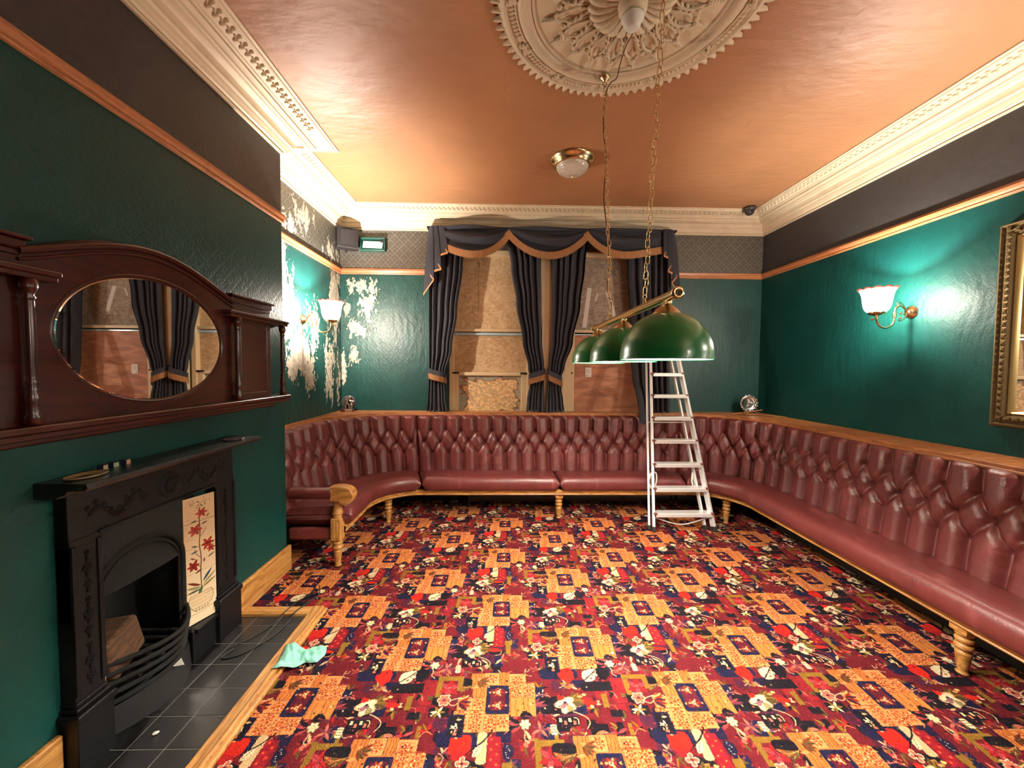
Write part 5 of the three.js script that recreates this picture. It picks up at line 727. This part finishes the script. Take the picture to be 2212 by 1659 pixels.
// ---- flush ceiling light
{
  const t = thing('flush_ceiling_light', 'brass flush ceiling light with frosted glass bowl', 'ceiling light', [0.549, HC, 3.165]);
  mesh('brass_pan', lathe([[0, 0], [0.175, 0], [0.178, -0.008], [0.168, -0.014], [0.166, -0.022], [0.156, -0.026], [0.154, -0.034], [0.146, -0.038], [0.144, -0.05], [0.136, -0.056], [0.128, -0.056]].reverse(), 56), MAT.brass, t);
  const gm = M({ color: 0xcfc2b2, roughness: 0.25, clearcoat: 0.8, clearcoatRoughness: 0.15, bumpMap: pixels(128, 128, (x, y) => fbm(x * 24, y * 24, 3, 24)), bumpScale: 0.004 });
  const pr = []; for (let i = 0; i <= 14; i++) { const a = i / 14 * PI / 2; pr.push([0.131 * Math.cos(a), -0.05 - 0.072 * Math.sin(a)]); } mesh('glass_bowl', lathe(pr.reverse(), 48), gm, t);
  mesh('finial', lathe([[0, -0.142], [0.006, -0.138], [0.011, -0.128], [0.008, -0.122], [0.016, -0.12], [0, -0.118]], 16), MAT.brass, t);
}
// ---- security camera
{ const t = thing('security_camera', 'small dark dome camera on the cornice in the far right corner', 'camera', [2.54, HC - 0.004, 3.99]);
  mesh('housing', [lathe([[0, 0], [0.056, 0], [0.058, -0.012], [0.052, -0.03], [0.05, -0.034]].reverse(), 28), ball(0, -0.034, 0, 0.048, 20, 14)], M({ color: 0x3a3634, roughness: 0.4 }), t);
  const ln = new THREE.CylinderGeometry(0.016, 0.016, 0.012, 18); ln.rotateX(PI / 2); ln.translate(0, -0.05, 0.044); mesh('lens', ln, M({ color: 0x0a0a0c, roughness: 0.1, clearcoat: 1 }), t); }
// ---- loudspeaker in the far left corner
{ const t = thing('loudspeaker', 'black corner loudspeaker beneath the cornice', 'speaker', [-1.665, 2.86, 4.19]); t.rotation.y = 0.5;
  const sp = new THREE.Shape(); sp.moveTo(-0.095, 0.05); sp.lineTo(0.095, 0.05); sp.lineTo(0.105, -0.02); sp.bezierCurveTo(0.07, -0.075, -0.07, -0.075, -0.105, -0.02); sp.closePath(); const g = new THREE.ExtrudeGeometry(sp, { depth: 0.2, bevelEnabled: true, bevelSize: 0.008, bevelThickness: 0.008, bevelSegments: 3 }); g.rotateX(PI / 2); g.translate(0, 0.1, 0); mesh('cabinet', uvBox(g), M({ color: 0x1b1718, roughness: 0.6 }), t);
  mesh('grille', grid(16, 8, (u, v) => { const a = mix(-0.9, 0.9, u); return [Math.sin(a) * 0.115, mix(-0.08, 0.08, v), -0.067 * (Math.cos(a)) - 0.004]; }), M({ color: 0x231e1f, roughness: 0.85, bumpMap: pixels(128, 128, (x, y) => (Math.sin(x * 60 * TAU) * Math.sin(y * 60 * TAU) > 0 ? 1 : 0)), bumpScale: 0.002 }), t);
  mesh('bracket', box(-0.012, 0.012, -0.12, 0.06, 0.055, 0.1, 0.004), MAT.black, t); }
// ---- little green emergency light
{ const t = thing('emergency_light', 'small green framed light box with pale panel left of the curtains', 'light box', [-1.425, 2.835, D]);
  const gm = M({ color: 0x12443a, roughness: 0.35 }); mesh('frame', [box(-0.135, 0.135, 0.052, 0.072, -0.055, 0.0, 0.004), box(-0.135, 0.135, -0.075, -0.05, -0.055, 0.0, 0.006), box(-0.135, -0.118, -0.07, 0.07, -0.05, 0.0, 0.004), box(0.118, 0.135, -0.07, 0.07, -0.05, 0.0, 0.004), box(-0.12, 0.12, -0.06, 0.06, -0.012, 0.0, 0)], gm, t);
  const pnl = box(-0.108, 0.108, -0.043, 0.043, -0.004, 0.004, 0.003); const m = mesh('panel', pnl, M({ color: 0xb8d6d0, roughness: 0.3 }), t); m.position.set(0, -0.004, 0.038); m.rotation.set(-0.35, 0, -0.03);
  mesh('hinge', box(0.085, 0.125, 0.02, 0.045, -0.06, -0.03, 0.003), MAT.black, t); }
// ---- gilt mirror on the right wall
{ const t = thing('gilt_mirror', 'tall gilt framed mirror on the right wall', 'mirror'); const d0 = 1.42, d1 = 2.20, y0 = 1.183, y1 = 2.345, w = 0.098;
  const gilt = M({ color: new THREE.Color().setRGB(0.19, 0.135, 0.06), metalness: 0.8, roughness: 0.42, bumpMap: MAT.iron.bumpMap, bumpScale: 0.003 }), gold = M({ color: new THREE.Color().setRGB(0.75, 0.56, 0.24), metalness: 0.9, roughness: 0.3 });
  const prof = [[0, 0], [0.03, 0], [0.044, 0.006], [0.05, 0.016], [0.040, 0.026], [0.046, 0.04], [0.046, 0.058], [0.036, 0.07], [0.030, 0.076]], slip = [[0.030, 0.076], [0.038, 0.080], [0.034, 0.088], [0.018, 0.100]];
  const ring = (p) => { const pts = [[d0, y0], [d0, y1], [d1, y1], [d1, y0]]; const out = []; for (let s = 0; s < 4; s++) { const a = pts[s], b = pts[(s + 1) % 4]; const g = grid(1, p.length - 1, (u, v) => { const q = p[Math.round(v * (p.length - 1))], P = u ? b : a, sx = P[0] === d0 ? 1 : -1, sy = P[1] === y0 ? 1 : -1; return [xR - q[0], P[1] + sy * q[1], P[0] + sx * q[1], u, v]; }); out.push(toCreasedNormals(g, 0.5)); } return out; };
  const f = mesh('frame', ring(prof), gilt, t); mesh('slip', ring(slip), gold, t);
  const orn = []; const leafAt = (y, d, r) => { for (const s of [-1, 1]) { const e = new THREE.SphereGeometry(1, 6, 5); e.scale(0.007, 0.017, 0.007); e.rotateX(s * 0.7 + r); e.translate(xR - 0.048, y, -d); const m = new THREE.Matrix4(); orn.push(e); } orn.push(ball(xR - 0.05, y, d, 0.006, 6, 5)); };
  for (let y = y0 + 0.05; y < y1 - 0.03; y += 0.036) { leafAt(y, d1 - 0.049, 0); leafAt(y, d0 + 0.049, 0); } for (let d = d0 + 0.08; d < d1 - 0.06; d += 0.036) { leafAt(y0 + 0.049, d, PI / 2); leafAt(y1 - 0.049, d, PI / 2); }
  mesh('leaf_ornament', orn, gilt, f);
  mesh('mirror_glass', flatWall(xR - 0.018, xR - 0.006, y0 + 0.09, y1 - 0.09, d0 + 0.09, d1 - 0.09), MAT.mirror, t); }
// ---- aluminium stepladder, folded and leaning on the wall
{
  const t = thing('stepladder', 'folded aluminium stepladder leaning against the right hand curtain', 'ladder');
  const top = 2.02, A = [1.413, 0, 3.49], lean = (y) => 3.46 + y * 0.30, lx = (y) => 1.402 + y * 0.074, rx = (y) => 1.968 - y * 0.099;
  for (const [fx, n] of [[lx, -1], [rx, 1]]) { mesh('front_rail', bar([fx(0.02), 0.02, lean(0.02)], [fx(top), top, lean(top)], 0.024, 0.05), MAT.alu, t); mesh('foot', bar([fx(0), 0.0, lean(0)], [fx(0.045), 0.045, lean(0.045)], 0.03, 0.055), MAT.rubber, t); }
  const bx = (y, n) => (n < 0 ? lx(y) - 0.026 : rx(y) - 0.06), bz = (y) => lean(y) + 0.046;
  for (const n of [-1, 1]) { mesh('rear_rail', bar([bx(0.02, n), 0.02, bz(0.02)], [bx(top - 0.08, n), top - 0.08, bz(top - 0.08)], 0.02, 0.03), MAT.alu, t); mesh('foot', bar([bx(0, n), 0.0, bz(0)], [bx(0.04, n), 0.04, bz(0.04)], 0.026, 0.036), MAT.rubber, t); }
  for (let k = 0; k < 8; k++) { const y = 0.165 + k * 0.2155, s = mesh('tread', [box(lx(y) + 0.008, rx(y) - 0.008, y - 0.012, y + 0.004, lean(y) - 0.05, lean(y) + 0.045, 0.003), box(lx(y) + 0.008, rx(y) - 0.008, y - 0.03, y + 0.002, lean(y) - 0.052, lean(y) - 0.046, 0.002)], MAT.alu, t); for (const fx of [lx(y) + 0.004, rx(y) - 0.004]) mesh('tread_end', box(fx - 0.014, fx + 0.014, y - 0.006, y + 0.008, lean(y) - 0.056, lean(y) - 0.03, 0.002), M({ color: 0x7c3a34, roughness: 0.6 }), s); }
  mesh('top_platform', box(lx(top) - 0.02, rx(top) + 0.02, top, top + 0.025, lean(top) - 0.06, lean(top) + 0.07, 0.006), MAT.alu, t);
  mesh('cross_bar', rod([bx(1.0, -1), 0.97, bz(0.97)], [bx(1.0, 1), 0.97, bz(0.97)], 0.007), MAT.alu, t); mesh('cross_brace', [tube([V(lx(0.12), 0.115, lean(0.1) + 0.03), V(lx(0) + 0.27, 0.055, lean(0.05) + 0.02), V(rx(0.12), 0.115, lean(0.1) + 0.03)], 0.006, 20, 6)], MAT.alu, t);
  const strap = M({ color: 0xe9e2d4, roughness: 0.6 });
  mesh('strap', tube([V(bx(0.5, -1), 0.43, bz(0.43)), V(lx(0.5) + 0.0, 0.50, lean(0.5) + 0.03), V(lx(0.5) + 0.05, 0.495, lean(0.5) + 0.05), V(lx(0.4) + 0.06, 0.40, lean(0.45) + 0.06), V(lx(0.4) + 0.02, 0.34, lean(0.4) + 0.05), V(lx(0.35) - 0.015, 0.40, lean(0.4) + 0.05)], 0.008, 40, 6), strap, t);
  mesh('strap', tube([V(rx(0.5) - 0.07, 0.50, lean(0.5) + 0.05), V(rx(0.5) - 0.075, 0.40, lean(0.45) + 0.055), V(rx(0.4) - 0.055, 0.335, lean(0.4) + 0.05), V(rx(0.4) - 0.03, 0.36, lean(0.4) + 0.045)], 0.009, 30, 6), strap, t);
}
// ---- trophies and litter on the ledge
{ const t = thing('award_plate', 'round silver award plate standing on the ledge in the far right corner', 'trophy', [2.70, LEDGE_Y, 4.14]); t.rotation.y = -0.15;
  const rim = grid(96, 5, (u, v) => { const a = u * TAU, w = 1 + 0.035 * Math.sin(a * 16) * v, r = mix(0.068, 0.092, v) * w; return [Math.cos(a) * r, 0.118 + Math.sin(a) * r, 0.012 + 0.01 * Math.sin(v * PI) - 0.0 - v * 0.008]; }); const disc = lathe([[0, 0], [0.05, 0.001], [0.066, 0.004], [0.07, 0.01]], 48); disc.rotateX(PI / 2); disc.translate(0, 0.118, -0.014);
  const pl = mesh('plate', [disc, rim], M({ color: MAT.silver.color, metalness: 1, roughness: 0.16, side: THREE.DoubleSide }), t);
  mesh('relief', [ball(0, 0.145, 0.004, 0.012), ball(0, 0.118, 0.004, 0.012, 10, 8, 0.8, 1.9, 0.6), rod(new THREE.Vector3(0.004, 0.11, -0.006), new THREE.Vector3(0.025, 0.085, -0.006), 0.005), rod(new THREE.Vector3(-0.004, 0.11, -0.006), new THREE.Vector3(-0.012, 0.08, -0.006), 0.005), rod(new THREE.Vector3(-0.01, 0.135, -0.004), new THREE.Vector3(0.03, 0.12, 0.004), 0.004)], MAT.silver, pl);
  mesh('stand', [box(-0.05, 0.05, 0, 0.028, -0.03, 0.04, 0.004), rod(new THREE.Vector3(-0.03, 0.02, -0.03), new THREE.Vector3(-0.02, 0.09, -0.02), 0.005), rod(new THREE.Vector3(0.03, 0.02, -0.03), new THREE.Vector3(0.02, 0.09, -0.02), 0.005)], MAT.black, t); }
tag(mesh('wooden_stick', rod([2.44, LEDGE_Y + 0.008, 4.03], [2.80, LEDGE_Y + 0.05, 4.075], 0.006, 0.006, 8), MAT.pine), 'thin pale wooden stick lying in front of the silver plate', 'stick');
tag(mesh('rope_bundle', [tube([[2.53, LEDGE_Y + 0.012, 3.96], [2.55, LEDGE_Y + 0.022, 3.99], [2.58, LEDGE_Y + 0.04, 4.01], [2.60, LEDGE_Y + 0.012, 3.985], [2.66, LEDGE_Y + 0.010, 3.99], [2.74, LEDGE_Y + 0.010, 3.93], [2.82, LEDGE_Y + 0.010, 3.90]], 0.009, 40, 6), tube([[2.56, LEDGE_Y + 0.01, 3.95], [2.57, LEDGE_Y + 0.03, 4.0], [2.59, LEDGE_Y + 0.012, 4.03], [2.65, LEDGE_Y + 0.010, 4.05], [2.72, LEDGE_Y + 0.010, 4.01]], 0.008, 30, 6), tube([[2.52, LEDGE_Y + 0.01, 3.985], [2.55, LEDGE_Y + 0.01, 3.955], [2.575, LEDGE_Y + 0.012, 3.95]], 0.008, 14, 6)], M({ color: 0x8a5a34, roughness: 0.9 })), 'frayed brown rope lying in the corner of the ledge', 'rope');
tag(mesh('chipped_slat', box(2.78, 2.9, LEDGE_Y, LEDGE_Y + 0.006, 3.84, 3.95, 0.002), MAT.oak), 'broken pale wood strip right of the silver plate', 'wood strip');
{ const t = thing('figure_trophy', 'small pewter figure trophy on a maroon base in the far left corner', 'trophy', [-1.66, LEDGE_Y, 4.17]); t.rotation.y = 0.15;
  const b = mesh('base', box(-0.075, 0.055, 0, 0.03, -0.035, 0.035, 0.004), M({ color: 0x4d1518, roughness: 0.3 }), t); mesh('name_plate', box(-0.03, 0.045, 0.005, 0.026, -0.0375, -0.035, 0.001), MAT.silver, b);
  const R = (a, c, r0, r1) => rod(new THREE.Vector3(...a), new THREE.Vector3(...c), r0, r1, 8);
  mesh('figure', [R([-0.03, 0.03, 0.01], [-0.025, 0.105, 0.01], 0.0065, 0.009), R([0.012, 0.03, 0.01], [0.004, 0.075, 0.012], 0.007, 0.008), R([0.004, 0.075, 0.012], [-0.022, 0.11, 0.01], 0.008, 0.010), R([-0.022, 0.105, 0.01], [0.008, 0.15, 0.012], 0.012, 0.013), ball(0.022, 0.162, -0.012, 0.012), R([-0.008, 0.15, 0.012], [-0.026, 0.128, 0.018], 0.006, 0.005), R([0.012, 0.146, 0.014], [0.03, 0.12, 0.02], 0.006, 0.005), R([0.03, 0.03, 0.012], [0.036, 0.1, 0.012], 0.012, 0.008), ball(0.034, 0.075, -0.012, 0.014), R([0.015, 0.118, 0.016], [0.058, 0.112, 0.016], 0.009, 0.008)], MAT.silver, t);
  const dm = lathe([[0, 0.002], [0.05, 0.004], [0.074, 0.0], [0.076, -0.006], [0.07, -0.01], [0, -0.01]], 36); dm.rotateX(PI / 2); dm.translate(-0.005, 0.098, -0.018); mesh('medal_back', dm, M({ color: 0x3a3330, roughness: 0.5 }), t); }
// ---- mantel shelf: chalk cubes and a dish
for (let k = 0; k < 3; k++) { const t = thing('chalk_cube', ['pink topped cue chalk cube on the mantel, nearest the dish', 'green topped cue chalk cube, the middle of three on the mantel', 'pink topped cue chalk cube on the mantel, farthest from the dish'][k], 'chalk cube', [-1.54, 1.094, 1.505 + k * 0.042 + (k === 2 ? 0.006 : 0)], 'cue chalk cubes on the mantel'); mesh('paper_sleeve', box(-0.011, 0.0105, 0, 0.022, -0.011, 0.011, 0.001), M({ color: 0x1d2f4a, roughness: 0.6 }), t); mesh('label_side', box(0.0103, 0.0113, 0.002, 0.0205, -0.0095, 0.0095, 0.0005), M({ color: [0xd9b4a4, 0xa8b59a, 0xd8a8a0][k], roughness: 0.7 }), t); t.rotation.y = [0.1, -0.06, 0.12][k]; }
tag(mesh('oval_dish', (() => { const g = lathe([[0, 0.002], [0.045, 0.003], [0.062, 0.009], [0.066, 0.012], [0.064, 0.006], [0.045, 0.0], [0, 0]], 36); g.scale(0.7, 1, 1); g.translate(-1.50, 1.0945, -1.41); return g; })(), M({ color: 0x8f7a5c, roughness: 0.3, clearcoat: 0.6 })), 'shallow brown oval dish at the left end of the mantel', 'dish');
tag(mesh('glass_ashtray', (() => { const g = lathe([[0, 0.003], [0.04, 0.004], [0.056, 0.012], [0.06, 0.012], [0.052, 0.0], [0, 0]], 36); g.scale(0.75, 1, 1); g.translate(-1.465, 1.0945, -2.12); return g; })(), M({ color: 0x5a4c58, roughness: 0.12, clearcoat: 1 })), 'small glossy dish at the right end of the mantel', 'dish');
// ---- things on the floor
{ // crumpled disposable glove half on the kerb
  const out = [[-1.128, 1.985], [-1.10, 2.0], [-1.055, 1.985], [-1.01, 1.985], [-0.985, 2.01], [-0.945, 2.015], [-0.925, 2.005], [-0.912, 1.97], [-0.908, 1.945], [-0.925, 1.90], [-0.955, 1.895], [-0.985, 1.898], [-1.01, 1.87], [-1.05, 1.85], [-1.085, 1.83], [-1.108, 1.83], [-1.10, 1.87], [-1.108, 1.92]];
  const cx = -1.02, cd = 1.93; const yAt = (x) => x < -1.07 ? 0.040 : mix(0.040, 0.012, clamp((x + 1.07) / 0.05));
  const g = grid(108, 16, (u, v) => { const k = u * out.length, i = Math.floor(k) % out.length, j = (i + 1) % out.length, q = k - Math.floor(k), ex = mix(out[i][0], out[j][0], q), ed = mix(out[i][1], out[j][1], q), x = mix(cx, ex, v), d = mix(cd, ed, v); const crease = Math.abs(Math.sin(x * 70 + d * 40 + 2 * fbm(x * 20, d * 20))) * 0.008 + 0.016 * fbm(x * 34 + 7, d * 30, 3), fold = 0.012 * Math.exp(-(((d - 1.945 - (x + 1.0) * 0.12) / 0.012) ** 2)) * (x > -1.04 ? 1 : 0); return [x, yAt(x) + (crease + fold) * (1 - Math.pow(v, 6)) + 0.002, d]; });
  tag(mesh('disposable_glove', g, M({ color: 0x86cbb8, roughness: 0.55, side: THREE.DoubleSide })), 'crumpled turquoise disposable glove lying over the hearth kerb', 'glove'); }
tag(mesh('hearth_cable', tube([[-1.22, 0.036, 2.55], [-1.19, 0.018, 2.48], [-1.20, 0.036, 2.36], [-1.23, 0.036, 2.27], [-1.235, 0.02, 2.2], [-1.25, 0.019, 2.1], [-1.30, 0.019, 2.0], [-1.36, 0.019, 1.94], [-1.42, 0.019, 1.93], [-1.40, 0.019, 1.99]], 0.004, 90, 6), MAT.rubber), 'thin black cable trailing from the carpet over the kerb onto the hearth', 'cable');
tag(mesh('second_hearth_cable', tube([[-1.27, 0.008, 2.62], [-1.25, 0.010, 2.5], [-1.27, 0.038, 2.37], [-1.29, 0.038, 2.27], [-1.31, 0.02, 2.2], [-1.36, 0.019, 2.08], [-1.43, 0.019, 2.0]], 0.003, 60, 6), MAT.rubber), 'thinner black cable beside the longer one on the hearth', 'cable');
{ const s = new THREE.Shape(); s.moveTo(-0.022, 0); s.lineTo(0.022, 0.003); s.lineTo(0.004, 0.03); s.closePath(); const g = new THREE.ExtrudeGeometry(s, { depth: 0.003, bevelEnabled: false }); const m = tag(mesh('paper_triangle', uvBox(g), MAT.white), 'little white paper triangle lying at the foot of the tiles', 'paper scrap'); m.rotation.set(-0.35, 0.3, 0); m.position.set(-1.475, 0.128, -1.74); }
const scrap = (name, label, x, d, y, s, col) => { const g = new THREE.IcosahedronGeometry(s, 1); g.scale(1, 0.35, 0.7); const p = g.attributes.position; for (let i = 0; i < p.count; i++) p.setY(i, p.getY(i) + 0.3 * s * (noise2(p.getX(i) * 200, p.getZ(i) * 200) - 0.5)); g.computeVertexNormals(); const m = tag(mesh(name, g, M({ color: col, roughness: 0.6 })), label, 'scrap'); m.position.set(x, y + s * 0.3, -d); m.rotation.y = rr(0, 3); };
scrap('foil_scrap', 'pale crumpled scrap lying on the black hearth tiles', -1.39, 1.525, 0.016, 0.012, 0xd9d4c8);
scrap('plaster_crumb', 'white crumb on the carpet in the middle of the room', 0.585, 1.955, 0, 0.010, 0xe4eee8);
scrap('plaster_crumb', 'tiny white crumb beside the larger one in the middle of the carpet', 0.60, 1.88, 0, 0.006, 0xe4eee8);
scrap('plaster_crumb', 'white crumb on the carpet near the heating pipe', -0.198, 3.60, 0, 0.012, 0xe6e0cc);
scrap('plaster_crumb', 'white crumb under the front of the left seat cushion', 0.05, 3.72, 0, 0.009, 0xe6e0cc);
// ---- heating pipe and dark ducting under the benches
tag(mesh('heating_pipe', [rod([-0.36, 0.12, 4.10], [2.2, 0.12, 4.10], 0.058, 0.058, 20), rod([-0.36, 0.0, 4.09], [-0.36, 0.1, 4.09], 0.012)], M({ color: 0x1c1818, roughness: 0.55 })), 'thick dark heating pipe running under the straight banquette', 'pipe');
tag(mesh('cable_duct', [box(2.60, 2.70, 0, 0.12, 0.2, 3.6, 0.01)], M({ color: 0x17130f, roughness: 0.7 })), 'long dark timber plinth under the right hand banquette', 'plinth');
renderer.render(scene, camera);
